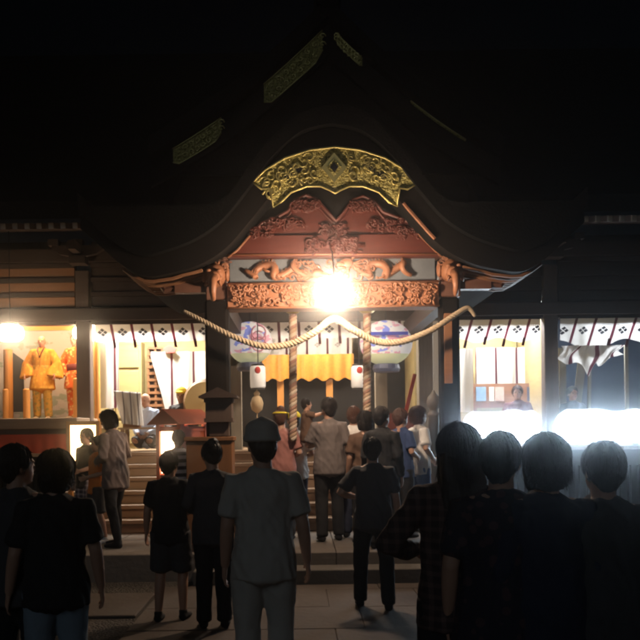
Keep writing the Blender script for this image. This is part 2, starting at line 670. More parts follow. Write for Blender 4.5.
# newel posts of the stair, with onion caps
nx = X(434, 12.2)
mb = MB()
mb.lathe((nx, 12.2, PLAT_Z), [(0.075, 0), (0.075, 1.55), (0.085, 1.56), (0.085, 1.60), (0.06, 1.62), (0.06, 1.66), (0.09, 1.70), (0.10, 1.76),
                              (0.085, 1.83), (0.04, 1.88), (0.012, 1.93)])
mb.build('newel_post', M['stone'], hall, smooth=True)
# head beams over the bays
BZ0 = Z(322, COLD, 320)
BZ1 = Z(309, COLD, 320)
for i in range(5):
    mb = MB()
    mb.box((cols_x[i] + 0.13, COLD - 0.10, BZ0), (cols_x[i + 1] - 0.13, COLD + 0.10, BZ1))
    mb.build('head_beam', M['dark_wood'], hall, bevel=0.008)
for xa, xb in ((-7.5, cols_x[2] - 0.14), (cols_x[3] + 0.14, 8.5)):
    mb = MB()
    mb.box((xa, COLD - 0.17, BZ0 + 0.05), (xb, COLD - 0.13, BZ1 + 0.04))
    mb.build('nageshi_rail', M['dark_wood'], hall, bevel=0.008)
# transom boards above the beams
TZ1 = Z(262, COLD, 320)
hh = (TZ1 - BZ1 - 0.06) / 3
for i in (0, 1, 3, 4):
    tgt, mbB = MB(), MB()
    for k in range(3):
        z = BZ1 + 0.05 + hh * k
        tgt.box((cols_x[i] + 0.14, COLD - 0.06, z + 0.03), (cols_x[i + 1] - 0.14, COLD - 0.02, z + hh - 0.05))
        mbB.box((cols_x[i] + 0.135, COLD - 0.09, z + hh - 0.045), (cols_x[i + 1] - 0.135, COLD - 0.03, z + hh + 0.025))
    p_ = tgt.build('transom_boards', M['transom'] if i == 0 else M['dark_wood'], hall)  # left bay in lighter wood: its lamplight is put into the colour
    mbB.build('transom_rails', M['dark_wood'], p_)
mb = MB()
for i in range(5):
    mb.box((cols_x[i] + 0.13, COLD + 0.0, BZ1), (cols_x[i + 1] - 0.13, COLD + 0.06, 4.9))
mb.box((-7.5, COLD - 0.16, TZ1 + 0.03), (8.5, COLD + 0.14, TZ1 + 0.24))
mb.build('upper_wall', M['dark_wood'], hall)


# bracket sets on the columns
def bracket(x, y, z):
    mb = MB()
    mb.box((x - 0.13, y - 0.13, z), (x + 0.13, y + 0.13, z + 0.12))
    for s in (-1, 1):
        mb.prism([(x, z + 0.10), (x + s * 0.30, z + 0.16), (x + s * 0.42, z + 0.24), (x + s * 0.42, z + 0.30), (x, z + 0.30)], y - 0.06, y + 0.06)
        mb.box((x + s * 0.40 - 0.08, y - 0.08, z + 0.303), (x + s * 0.40 + 0.08, y + 0.08, z + 0.40))
    mb.box((x - 0.06, y - 0.45, z + 0.16), (x + 0.06, y - 0.065, z + 0.30))
    mb.box((x - 0.08, y - 0.08, z + 0.303), (x + 0.08, y + 0.08, z + 0.40))
    return mb


for cx in cols_x:
    bracket(cx, COLD - 0.32, TZ1 - 0.05).build('eave_bracket', M['dark_wood'], hall)
# main eaves: rafters with pale ends, fascia, roof slope
EZ = Z(222, 12.6, 320)
MPO = mottled('pale_rafter_end', (0.45, 0.40, 0.33), 8, 0.8, 0.3)
for xa, xb in ((-5.9, CX - 2.6), (CX + 2.6, 6.0)):
    x = xa
    while x < xb:
        mb = MB()
        mb.bar((x, 12.62, EZ), (x, 14.6, EZ + 0.42), 0.075, 0.09)
        p_ = mb.build('eave_rafter', M['dark_wood'], hall)
        mb = MB()
        mb.bar((x, 12.60, EZ - 0.004), (x, 12.618, EZ), 0.07, 0.085)
        mb.build('rafter_end', MPO, p_)
        x += 0.176
GX = X(328, 12.8, 60)
ridge_z = Z(30, 12.8, 328) + 0.6
mb = MB()
prof = [(12.45, EZ + 0.06), (12.40, EZ + 0.30), (13.6, EZ + 1.0), (15.2, EZ + 2.3), (17.4, EZ + 4.6), (17.6, EZ + 4.6), (17.6, EZ + 4.2),
        (15.4, EZ + 1.9), (13.8, EZ + 0.62)]
for xa, xb in ((-9.5, CX - 2.2), (CX - 2.199, CX + 2.199), (CX + 2.2, 11)):
    o = len(mb.v)
    pr = prof if abs(xa - CX + 2.199) > 0.01 else [(max(y, 13.0), z + (0.3 if y < 13 else 0)) for y, z in prof]
    for xx in (xa, xb):
        for y, z in pr:
            mb.v.append(Vector((xx, y, z)))
    k = len(prof)
    mb.face([o + i for i in range(k)])
    mb.face([o + k + i for i in range(k)][::-1])
    for i in range(k):
        j = (i + 1) % k
        mb.face((o + j, o + i, o + k + i, o + k + j))
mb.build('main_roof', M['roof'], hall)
# gable on the main roof
GD = 12.75
apex = Vector((GX, GD, Z(28, GD, 328)))
lft, rgt = P(150, 165, GD), P(500, 163, GD)


def lerp2(a, b, t):
    return (a.x + (b.x - a.x) * t, a.z + (b.z - a.z) * t)


def gable_side(end, wid):
    lo, hi = [], []
    for i in range(13):
        t = i / 12
        x, z = lerp2(apex, end, t)
        z -= 0.16 * math.sin(PI * t)         # gentle concave sweep
        hi.append((x, z + 0.05))
        lo.append((x, z - wid * (1 - 0.25 * t)))
    return lo, hi


gb = MB()
for e in (lft, rgt):
    lo, hi = gable_side(e, 0.42)
    gb.band(lo, hi, GD, GD + 0.12)
gable = gb.build('gable_boards', M['near_black_wood'], hall)
mb = MB()
for e in (lft, rgt):
    lo, hi = gable_side(e, 0.3)
    mb.band([(x, z + 0.055) for x, z in hi], [(x, z + 0.33) for x, z in hi], GD - 0.15, GD + 3.2)
mb.tube([(GX, GD - 0.2, apex.z + 0.42), (GX, 16.5, apex.z + 0.42)], 0.2, 10)
mb.build('gable_roof', M['roof'], hall)
mb = MB()
mb.prism([(GX, apex.z - 0.45), (lft.x + 0.3, lft.z - 0.1), (rgt.x - 0.3, rgt.z - 0.1)], GD + 0.16, GD + 0.25)
mb.build('gable_wall', M['roof'], hall)


def fitting(end, t0, t1, wid):
    lo, hi = [], []
    n = 8
    for i in range(n + 1):
        t = t0 + (t1 - t0) * i / n
        x, z = lerp2(apex, end, t)
        z -= 0.16 * math.sin(PI * t)
        k = wid * (1 - 0.25 * t)
        if i in (0, n):
            k *= 0.75
        hi.append((x, z + 0.03))
        lo.append((x, z - k + 0.04))
    return lo, hi


for e, t0, t1, wd in ((lft, 0.03, 0.36, 0.40), (lft, 0.60, 0.87, 0.36), (rgt, 0.05, 0.20, 0.16), (rgt, 0.48, 0.80, 0.05)):
    lo, hi = fitting(e, t0, t1, wd)
    mb = MB()
    mb.band(lo, hi, GD - 0.022, GD - 0.001)
    f_ = mb.build('gold_gable_fitting', M['gold'], hall)
    mb = MB()
    mb.tube([(x, GD - 0.026, z) for x, z in hi], 0.012, 6)
    if wd > 0.1:
        mb.tube([(x, GD - 0.026, z) for x, z in lo], 0.010, 6)
        for i in range(len(lo) - 1):
            for q in range(2):
                f = 0.28 + 0.42 * q
                c = (lo[i][0] * (1 - f) + hi[i][0] * f, lo[i][1] * (1 - f) + hi[i][1] * f)
                mb.tube([(c[0] + 0.05 * (1 - a / 9) * math.cos(a * 0.9 + i), GD - 0.028, c[1] + 0.05 * (1 - a / 9) * math.sin(a * 0.9 + i)) for a in range(8)],
                        0.011, 5)
    mb.build('rim', M['gold_rim'], f_, smooth=True)

# curved porch roof (one hump, flared ends)
KD = 9.80


def kpt(px, py):
    p = P(px, py, KD)
    return (p.x, p.z)


half = [(0, 168), (30, 172), (58, 192), (84, 222), (108, 248), (135, 264), (165, 272), (190, 274), (212, 262), (232, 244), (252, 226)]


def smooth_line(pts, n):
    out = []
    k = len(pts)
    for i in range(k - 1):
        p0, p1, p2, p3 = pts[max(i - 1, 0)], pts[i], pts[i + 1], pts[min(i + 2, k - 1)]
        for j in range(n):
            t = j / n
            out.append(tuple(0.5 * (2 * b + (c - a) * t + (2 * a - 5 * b + 4 * c - d) * t * t + (3 * b - a - 3 * c + d) * t ** 3)
                             for a, b, c, d in zip(p0, p1, p2, p3)))
    out.append(tuple(pts[-1]))
    return out


hs = smooth_line(half, 4)
ref = kpt(333, 300)
S9 = KD / F
klo = [(CX - s * S9, CH + (VY - y) * S9) for s, y in hs[::-1]] + [(CX + s * S9, CH + (VY - y) * S9) for s, y in hs[1:]]
smax = 252 * S9


def kthick(x):
    t = abs(x - CX) / smax
    return 0.46 - 0.30 * min(1, t * 1.1)


khi = [(x, z + kthick(x)) for x, z in klo]
mb = MB()
mb.band(klo, khi, KD, KD + 0.13)
mb.build('porch_bargeboard', M['near_black_wood'], hall)
mb = MB()
ztip = klo[0][1] + 0.22
mb.band([(x, z + 0.004) for x, z in khi], [(x, max(z + 0.22, ztip)) for x, z in khi], KD - 0.12, 13.4)
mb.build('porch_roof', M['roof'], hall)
# underside: ribs of the porch eave
for s in (-1, 1):
    mb = MB()
    for k in range(7):
        pts = []
        for i in range(9):
            px = 120 + i * 10
            ss = 333 - px
            yy = [y for q, y in hs if q >= ss - 4][0]
            pts.append((CX + s * ss * S9, KD + 0.2 + k * 0.16, CH + (VY - yy) * S9 - 0.02))
        mb.tube(pts, 0.022, 5)
    mb.build('porch_rafters', M['transom'], hall)
mb = MB()
mb.band([(x, z + 0.03) for x, z in klo], [(x, z + 0.10) for x, z in klo], KD + 0.14, 13.3)
mb.build('porch_soffit', M['roof'], hall)
mb = MB()
mb.tube([(x, KD - 0.012, z + 0.02) for x, z in klo if 70 * S9 < x - CX < 108 * S9], 0.02, 6)
mb.build('bargeboard_lit_edge', M['carved'], hall)  # bright strip on the right only, standing in for the lit soffit edge

# gold crescent ornament on the bargeboard
outer = [(-82, 183), (-70, 171), (-50, 159), (-25, 151), (0, 148), (25, 151), (50, 159), (70, 171), (82, 185)]
inner = [(72, 190), (64, 189), (62, 207), (54, 203), (44, 193), (28, 187), (14, 187), (5, 191), (0, 194), (-5, 191), (-14, 187), (-28, 187), (-44, 193), (-54, 203),
         (-62, 208), (-65, 189), (-73, 190)]
gd = KD - 0.03
poly = [P(335 + a, y, gd) for a, y in outer + inner]
mb = MB()
mb.prism([(p.x, p.z) for p in poly], gd - 0.03, gd)
orn = mb.build('gold_gable_ornament', M['gold'], hall)
mb = MB()
loop = [(p.x, gd - 0.034, p.z) for p in poly] + [(poly[0].x, gd - 0.034, poly[0].z)]
mb.tube(loop, 0.014, 6)
rng = random.Random(11)
cnt = 0
while cnt < 46:
    a = rng.uniform(-70, 70)
    top = 148 + 35 * (a / 82) ** 2 + 6
    bot = (188 if abs(a) < 40 else 188 + (abs(a) - 40) * 0.55) - 6
    y = rng.uniform(top, bot)
    if abs(a) < 16:
        continue
    c = P(335 + a, y, gd)
    dr = rng.choice((-1, 1))
    ph = rng.uniform(0, 6)
    r0 = rng.uniform(0.045, 0.075)
    mb.tube([(c.x + r0 * (1 - k / 11) * math.cos(ph + dr * k * 0.75), gd - 0.034, c.z + r0 * (1 - k / 11) * math.sin(ph + dr * k * 0.75)) for k in range(10)],
            [0.013 - 0.0007 * k for k in range(10)], 5)
    cnt += 1
mb.build('scroll_relief', M['gold_rim'], orn, smooth=True)
mb = MB()
for a in (-47, -36, 36, 47):
    c = P(335 + a, 176 if abs(a) > 40 else 170, gd)
    mb.ell((c.x, gd - 0.030, c.z), (0.055, 0.012, 0.035), Matrix.Rotation(0.6 * (1 if a > 0 else -1), 3, 'Y'))
mb.build('dark_hole_inset', M['black'], orn)  # black insets stand in for the shade inside pierced holes
c = P(334, 169, gd)
mb = MB()
mb.prism([(c.x - 0.145, c.z), (c.x, c.z + 0.17), (c.x + 0.145, c.z), (c.x, c.z - 0.17)], gd - 0.055, gd - 0.032)
cr = mb.build('diamond_crest', M['gold_rim'], orn)
mb = MB()
mb.prism([(c.x - 0.085, c.z), (c.x, c.z + 0.10), (c.x + 0.085, c.z), (c.x, c.z - 0.10)], gd - 0.062, gd - 0.0555)
cr2 = mb.build('crest_field', M['gold'], orn)
mb = MB()
mb.prism([(c.x - 0.045, c.z), (c.x, c.z + 0.055), (c.x + 0.045, c.z), (c.x, c.z - 0.055)], gd - 0.068, gd - 0.0625)
mb.build('crest_centre', M['black'], orn)

# porch pillars, bases and beams
PD = 10.40
pil_x = [X(218, PD, 360), X(449, PD, 360)]
for i, x in enumerate(pil_x):
    mb = MB()
    w = 0.14 if i == 0 else 0.115
    mb.box((x - w, PD - w, PLAT_Z + 0.16), (x + w, PD + w, Z(300, PD)))
    p_ = mb.build('porch_pillar', M['near_black_wood'], hall, bevel=0.03)
    mb = MB()
    mb.lathe((x, PD, PLAT_Z - 0.01), [(0.25, 0), (0.25, 0.10), (0.21, 0.16), (0.19, 0.17)])
    mb.build('stone_base', M['stone_dark'], p_)
# orange strip on the right pillar, standing in for lamplight on its face
mb = MB()
xx = X(448, PD - 0.13, 350)
mb.box((xx - 0.045, PD - 0.165, Z(386, PD)), (xx + 0.045, PD - 0.12, Z(317, PD)))
mb.build('pillar_lit_strip', M['transom'], hall)

FY = 10.25


def relief(mb, x0, x1, z0, z1, y, n, seed, rmin=0.035, rmax=0.075):
    rng = random.Random(seed)
    for _ in range(n):
        cx, cz = rng.uniform(x0, x1), rng.uniform(z0, z1)
        r0 = min(rng.uniform(rmin, rmax), max(0.02, (z1 - z0) / 2))
        cz = min(max(cz, z0 + r0 * 0.8), z1 - r0 * 0.8)
        dr, ph = rng.choice((-1, 1)), rng.uniform(0, 6.3)
        nn = 12
        mb.tube([(cx + r0 * (1 - k / nn * 0.85) * math.cos(ph + dr * k * 0.62), y - 0.012 - 0.045 * k / nn - rng.uniform(0, 0.004),
                  cz + r0 * (1 - k / nn * 0.85) * math.sin(ph + dr * k * 0.62)) for k in range(nn)],
                [(0.016 - 0.0006 * k) for k in range(nn)], 6)
        if rng.random() < 0.7:      # a leaf
            a = rng.uniform(0, 6.3)
            mb.ell((cx + 1.2 * r0 * math.cos(a), y - 0.02, min(max(cz + 1.2 * r0 * math.sin(a), z0 + 0.02), z1 - 0.02)),
                   (r0 * 0.65, 0.03, r0 * 0.26), Matrix.Rotation(-a + rng.uniform(-0.4, 0.4), 3, 'Y'), 8, 6)


bx0, bx1 = X(227, FY, 295), X(439, FY, 295)
cz0, cz1 = Z(308, FY, 333), Z(282, FY, 333)
mb = MB()
mb.box((bx0, FY, cz0), (bx1, FY + 0.30, cz1))
carved_beam = mb.build('carved_beam', M['carved'], hall, bevel=0.01)
mb = MB()
relief(mb, bx0 + 0.04, bx1 - 0.04, cz0 + 0.03, cz1 - 0.02, FY, 175, 21, 0.022, 0.062)
mb.tube([(bx0, FY - 0.01, cz0 + 0.012), (bx1, FY - 0.01, cz0 + 0.012)], 0.016, 6)
mb.tube([(bx0, FY - 0.01, cz1 - 0.01), (bx1, FY - 0.01, cz1 - 0.01)], 0.014, 6)
mb.build('leaf_carving', M['carved'], carved_beam, smooth=True)
# grey board course with dragons
gz0, gz1 = cz1 + 0.004, Z(257, FY, 333)
mb = MB()
mb.box((bx0 + 0.03, FY + 0.10, gz0), (bx1 - 0.03, FY + 0.2, gz1))
frieze = mb.build('grey_frieze', M['grey_board'], hall)


def dragon(x0, x1, z, s, seed):
    mb = MB()
    pts, rad = [], []
    n = 44
    for i in range(n):
        t = i / (n - 1)
        pts.append(Vector((x0 + (x1 - x0) * t + 0.05 * math.sin(t * 21) * s, FY + 0.05 - 0.03 * math.sin(t * 17), z + 0.075 * math.sin(t * 15 + seed))))
        rad.append(0.014 + 0.034 * math.sin(PI * min(1, 0.08 + t * 0.92)) ** 0.8)
    mb.tube(pts, rad, 10)
    for i in range(2, n - 1):
        p = pts[i]
        mb.tube([p + Vector((0, -0.01, rad[i] * 0.8)), p + Vector((0.015 * s, -0.012, rad[i] + 0.028))], [0.011, 0.003], 5)
    h = pts[-1]
    d = 1 if x1 > x0 else -1
    mb.ell(h + Vector((d * 0.05, -0.05, 0.015)), (0.075, 0.06, 0.055))
    mb.ell(h + Vector((d * 0.13, -0.07, -0.005)), (0.06, 0.045, 0.03))
    mb.ell(h + Vector((d * 0.11, -0.06, -0.045)), (0.05, 0.035, 0.015))
    for q in (-1, 1):
        mb.tube([h + Vector((d * 0.0, -0.05, 0.05)), h + Vector((-d * 0.06, -0.06 + q * 0.03, 0.10)), h + Vector((-d * 0.12, -0.05, 0.11))], [0.013, 0.01, 0.004], 6)
        mb.tube([h + Vector((d * 0.17, -0.09, 0)), h + Vector((d * 0.2, -0.11, q * 0.05)), h + Vector((d * 0.13, -0.1, q * 0.09))], [0.006, 0.005, 0.003], 5)
    rng = random.Random(seed)
    for _ in range(12):
        a = rng.uniform(0, 6.3)
        mb.tube([h + Vector((-d * 0.02, -0.03, 0)), h + Vector((-d * 0.07 + 0.04 * math.cos(a), -0.05, 0.06 * math.sin(a))),
                 h + Vector((-d * 0.13 + 0.03 * math.cos(a), -0.04, 0.10 * math.sin(a)))], [0.016, 0.011, 0.003], 5)
    for i in (12, 20, 30):
        p = pts[i]
        k = p + Vector((0.05 * d, -0.04, -0.06))
        mb.tube([p, k, k + Vector((0.05 * d, -0.02, -0.015))], [0.024, 0.016, 0.012], 6)
        for q in (-0.4, 0.1, 0.6):
            e = k + Vector((0.05 * d, -0.02, -0.015))
            mb.tube([e, e + Vector((0.045 * d * math.cos(q), -0.01, 0.04 * math.sin(q)))], [0.009, 0.003], 5)
    return mb


zc = (gz0 + gz1) / 2
dragon(bx0 + 0.22, CX - 0.26, zc, 1, 3).build('dragon_carving', M['carved'], frieze, smooth=True)
dragon(bx1 - 0.32, CX + 0.28, zc, -1, 5).build('dragon_carving', M['carved'], frieze, smooth=True)
mb = MB()
relief(mb, CX - 0.55, CX + 0.5, gz0 + 0.02, gz1 - 0.02, FY + 0.08, 26, 8, 0.04, 0.07)
mb.build('cloud_carving', M['carved'], frieze, smooth=True)
# red rainbow beam and gable infill
rz0, rz1 = gz1 + 0.003, Z(234, FY, 333)
mb = MB()
q = [P(228, 258, FY), P(238, 250, FY), P(250, 236, FY), P(418, 234, FY), P(430, 246, FY), P(441, 257, FY)]
mb.prism([(p.x, p.z + 0.003) for p in q], FY - 0.03, FY + 0.25)
rb = mb.build('rainbow_beam', M['red_wood'], hall, bevel=0.01)
mb = MB()
mb.tube([(p.x, FY - 0.035, p.z - 0.004) for p in q[:3]], 0.014, 6)
mb.tube([(p.x, FY - 0.035, p.z - 0.004) for p in q[3:]], 0.014, 6)
mb.tube([(q[0].x + 0.05, FY - 0.035, q[0].z + 0.03), (q[5].x - 0.05, FY - 0.035, q[5].z + 0.03)], 0.012, 6)
mb.build('beam_moulding', M['carved'], rb, smooth=True)
mb = MB()
inf = [(x, z + 0.02) for x, z in klo if abs(x - CX) < 1.35]
fx = 1.0
pol = [(CX + (x - CX) * fx, (z - CH) * fx + CH + 0.10) for x, z in inf]
zb = rz1 + 0.0
pol = [(x, max(z, zb + 0.01)) for x, z in pol]
mb.prism([(pol[0][0], zb)] + pol + [(pol[-1][0], zb)], FY + 0.06, FY + 0.16)
infill = mb.build('gable_infill', M['near_black_wood'], hall)
red_line = [(236, 250), (246, 240), (262, 222), (276, 217), (288, 210), (296, 199), (306, 194), (317, 199), (326, 209), (336, 220), (345, 210),
            (353, 199), (363, 195), (374, 200), (383, 211), (396, 216), (410, 221), (424, 236), (436, 250)]
pol = [P(a, b, FY) for a, b in red_line]
mb = MB()
mb.prism([(p.x, p.z) for p in pol], FY + 0.01, FY + 0.055)
redb = mb.build('carved_gable_board', M['red_wood'], hall, bevel=0.006)
mb = MB()
mb.tube([(p.x, FY + 0.005, p.z - 0.01) for p in pol[1:-1]], 0.022, 7)
mb.tube([(p.x, FY + 0.002, p.z - 0.075) for p in pol[2:-2]], 0.011, 6)
rng = random.Random(44)
for a, z_, w_, n_ in ((306, 206, 0.15, 13), (363, 207, 0.15, 13), (285, 224, 0.22, 12), (386, 225, 0.22, 12), (262, 234, 0.14, 7), (410, 235, 0.14, 7), (335, 230, 0.16, 9)):
    c = P(a, z_, FY)
    relief(mb, c.x - w_, c.x + w_, c.z - 0.075, c.z + 0.075, FY + 0.012, n_ * 2, a, 0.022, 0.058)
mb.box((pol[1].x, FY - 0.002, pol[1].z - 0.02), (pol[-2].x, FY + 0.009, pol[1].z + 0.01))
mb.build('crest_carving', M['red_wood'], redb, smooth=True)
mb = MB()
c = P(335, 246, FY)
mb.box((c.x - 0.36, FY - 0.04, c.z - 0.03), (c.x + 0.36, FY - 0.031, c.z + 0.03))
relief(mb, c.x - 0.35, c.x + 0.35, c.z - 0.1, c.z + 0.1, FY - 0.03, 40, 77, 0.025, 0.06)
mb.build('beam_carving', M['red_wood'], rb, smooth=True)


# beast head carvings at the pillar tops
def beast(x, y, z, s):
    mb = MB()
    mb.ell((x, y - 0.10, z + 0.10), (0.13, 0.16, 0.14))
    mb.ell((x, y - 0.24, z + 0.05), (0.085, 0.10, 0.08))
    mb.tube([(x, y - 0.30, z + 0.04), (x, y - 0.40, z - 0.03), (x, y - 0.42, z - 0.14), (x, y - 0.36, z - 0.22), (x, y - 0.31, z - 0.19)], [0.06, 0.05, 0.04, 0.03, 0.018], 8)
    for q in (-1, 1):
        mb.tube([(x + q * 0.06, y - 0.28, z - 0.0), (x + q * 0.09, y - 0.36, z - 0.06), (x + q * 0.08, y - 0.41, z - 0.02)], [0.02, 0.015, 0.005], 6)
        mb.ell((x + q * 0.14, y - 0.06, z + 0.12), (0.03, 0.08, 0.09))
        mb.ell((x + q * 0.06, y - 0.27, z + 0.13), (0.03, 0.03, 0.022))
    rng = random.Random(int(x * 100))
    for _ in range(14):
        a = rng.uniform(0, 6.3)
        c = Vector((x + 0.12 * math.cos(a), y - 0.08, z + 0.17 + 0.09 * math.sin(a)))
        mb.tube([c + Vector((0.045 * (1 - k / 8) * math.cos(k * 0.8 + a), -0.03 - k * 0.004, 0.045 * (1 - k / 8) * math.sin(k * 0.8 + a))) for k in range(8)], 0.013, 5)
    return mb


zb_ = Z(283, PD)
for i, x in enumerate((X(216, 10.3, 285), X(450, 10.3, 280))):
    beast(x, PD - 0.10, Z(284 if i == 0 else 282, 10.3, 333), 1).build('beast_head_carving', M['carved'], hall, smooth=True)
    mb = MB()
    mb.box((x - 0.12, PD - 0.12, Z(300, PD) + 0.0), (x + 0.12, PD + 0.12, Z(262, PD)))
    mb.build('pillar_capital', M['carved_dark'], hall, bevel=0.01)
    s = -1 if i == 0 else 1
    mb = MB()
    relief(mb, x - 0.12, x + 0.12, Z(268, PD), Z(252, PD), PD - 0.13, 12, 91 + i, 0.03, 0.06)
    mb.box((x + s * 0.125, PD - 0.07, Z(292, PD)), (x + s * 0.50, PD + 0.07, Z(282, PD)))
    mb.tube([(x + s * 0.50, PD, Z(287, PD)), (x + s * 0.62, PD, Z(288, PD)), (x + s * 0.70, PD, Z(280, PD)), (x + s * 0.66, PD, Z(274, PD))], [0.06, 0.05, 0.035, 0.02], 8)
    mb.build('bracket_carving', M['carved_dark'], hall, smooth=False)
# tie beams from the porch back to the hall
for x in pil_x:
    mb = MB()
    mb.box((x - 0.08, PD + 0.15, Z(305, PD)), (x + 0.08, COLD - 0.2, Z(285, PD)))
    mb.build('tie_beam', M['dark_wood'], hall)

# interior shell: ceiling, partitions, back walls
mb = MB()
mb.box((-7, COLD + 0.15, 4.15), (8, 19, 4.2))
mb.build('ceiling', M['olive_wood'], hall)
mb = MB()
for x in (cols_x[2], cols_x[3]):
    mb.box((x - 0.04, 15.4, FLOOR_Z), (x + 0.04, 18.9, 4.14))
mb.box((cols_x[1] - 0.03, 15.0, FLOOR_Z), (cols_x[1] + 0.03, 16.35, 4.14))
mb.box((-7, 16.40, FLOOR_Z), (cols_x[2] - 0.05, 16.46, 4.14))
mb.box((cols_x[3] + 0.05, 16.40, FLOOR_Z), (cols_x[4] - 0.05, 16.46, 4.14))
mb.box((cols_x[4] - 0.03, 14.56, FLOOR_Z), (cols_x[4] + 0.03, 18.9, 4.14))
mb.box((-7, 18.92, FLOOR_Z), (8, 19.0, 4.14))
mb.build('inner_wall', M['olive_wood'], hall)

# ---------------------------------------------------------------- lamps
bulb_p = P(334, 293, 9.30)
lamp = thing('porch_lamp', 'bare bright lamp hanging before the carved porch beam', 'lamp', bulb_p)
mb = MB()
mb.ell(bulb_p, (0.075, 0.075, 0.085))
mb.build('bulb', glow('lamp_glow', (1.0, 0.73, 0.51), 1000), lamp, smooth=True)
mb = MB()
mb.lathe(bulb_p + Vector((0, 0, 0.08)), [(0.05, 0), (0.055, 0.05), (0.03, 0.10), (0.02, 0.12)])
mb.build('socket', M['brass'], lamp)
mb = MB()
mb.tube([bulb_p + Vector((0, 0, 0.19)), bulb_p + Vector((0.0, 0.35, 0.52)), Vector((bulb_p.x, FY - 0.03, rz0 + 0.1))], 0.008, 6)
mb.build('cord', M['black'], lamp)


def added_fill_lamp(px, d, z, r, strength, col, label):  # unseen lamps added overhead to brighten the bays and porch
    p = Vector((X(px, d, 330), d, z))
    t = thing('added_fill_lamp', label, 'lamp', p)
    mb = MB()
    mb.lathe(p, [(r, -0.05), (r * 0.98, -0.02)], 20)
    mb.build('diffuser', glow('added_fill_glow_%d' % px, col, strength), t)
    mb = MB()
    mb.lathe(p, [(r + 0.02, -0.018), (r + 0.02, 0.02), (r * 0.5, 0.05), (0.05, 0.055)], 20)
    mb.lathe(p, [(0.02, 0.05), (0.02, 4.15 - z)], 8)
    mb.build('housing', M['metal'], t)


added_fill_lamp(35, 15.0, 4.0, 0.30, 90, (1.0, 0.60, 0.28), 'unseen warm fill lamp added over the gold robed figure on the stage')
added_fill_lamp(150, 15.0, 4.0, 0.34, 280, (1.0, 0.93, 0.83), 'unseen fill lamp added over the draped stand and wooden cabinet')
added_fill_lamp(320, 14.9, 4.0, 0.26, 190, (1.0, 0.84, 0.68), 'unseen fill lamp added in the middle bay behind the bell ropes')
added_fill_lamp(495, 15.2, 4.0, 0.30, 250, (0.95, 0.97, 1.0), 'unseen fill lamp added over the noticeboard on the right')

added_fill_lamp(332, 12.3, 3.95, 0.22, 150, (1.0, 0.82, 0.64), 'unseen fill lamp added under the porch roof behind the carved beam')
added_fill_lamp(605, 15.4, 4.0, 0.22, 380, (0.86, 0.93, 1.0), 'unseen bluish fill lamp added over the dim far right bay')

# glowing paper lanterns of the stage
LG = glow('lantern_glow', (1.0, 0.74, 0.46), 40)
for px, py, d, lab, w in ((10, 333, 13.5, 'round glowing white paper lantern at the left edge above the stage', 0.21), (87, 333, 14.9, 'glowing paper lantern half hidden behind the stage column', 0.24)):
    p = P(px, py, d)
    t = thing('paper_lantern', lab, 'lantern', p)
    mb = MB()
    h = 0.125
    mb.lathe(p, [(w * 0.6, -h), (w * 0.9, -h * 0.7), (w, -0.03), (w, 0.03), (w * 0.9, h * 0.7), (w * 0.6, h)], 24)
    mb.build('shade', LG, t, smooth=True)
    mb = MB()
    mb.lathe(p, [(w * 0.62, h + 0.002), (w * 0.62, h + 0.03)], 20)
    mb.lathe(p, [(0.008, h + 0.03), (0.008, (BZ0 - p.z + 0.02) if d > 14 else (EZ + 0.2 - p.z))], 8)
    mb.build('hanger', M['black'], t)

# fluorescent fittings on the low sales tables (right)
FG = glow('tube_glow', (0.66, 0.85, 1.0), 112)


def fluoro(pxa, pxb, d, label):
    xa, xb = X(pxa, d), X(pxb, d)
    xm = (xa + xb) / 2
    t = thing('fluorescent_lamp', label, 'lamp', (xm, d, FLOOR_Z + 0.06))
    zb = FLOOR_Z + 0.064
    mb = MB()
    pts = []
    for i in range(7):
        a = i / 6
        pts.append((0.02 + 0.16 * a ** 2, zb + 0.02 + 0.50 * a))
    nx = 40
    k = len(pts)
    for i in range(nx + 1):
        u = i / nx
        hf = (0.72 + 0.28 * min(1, 9 * u, 9 * (1 - u)) ** 0.5) * (0.97 + 0.08 * noise.noise(Vector((xa * 3 + u * 5.5, 0.3, 0))))
        for (yy, zz) in pts:
            mb.v.append(Vector((xa + (xb - xa) * u, d + 0.20 - yy, zb + (zz - zb) * hf)))
    for i in range(nx):
        for l in range(k - 1):
            a = i * k + l
            mb.face((a, a + 1, a + k + 1, a + k))
    mb.build('glare_reflector', M['white_cloth'], t)  # white backboard added, its uneven top shaped to imitate glare
    for zz in (0.08, 0.18, 0.30):
        mb = MB()
        mb.tube([(xa + 0.03, d + 0.08 - zz * 0.1, zb + zz), (xb - 0.03, d + 0.08 - zz * 0.1, zb + zz)], 0.026, 10)
        mb.build('tube', FG, t, smooth=True)
    for x in (xa, xb):
        mb = MB()
        mb.box((x - 0.015, d + 0.02, zb), (x + 0.015, d + 0.12, zb + 0.28))
        mb.build('end_cap', M['white_cloth'], t)


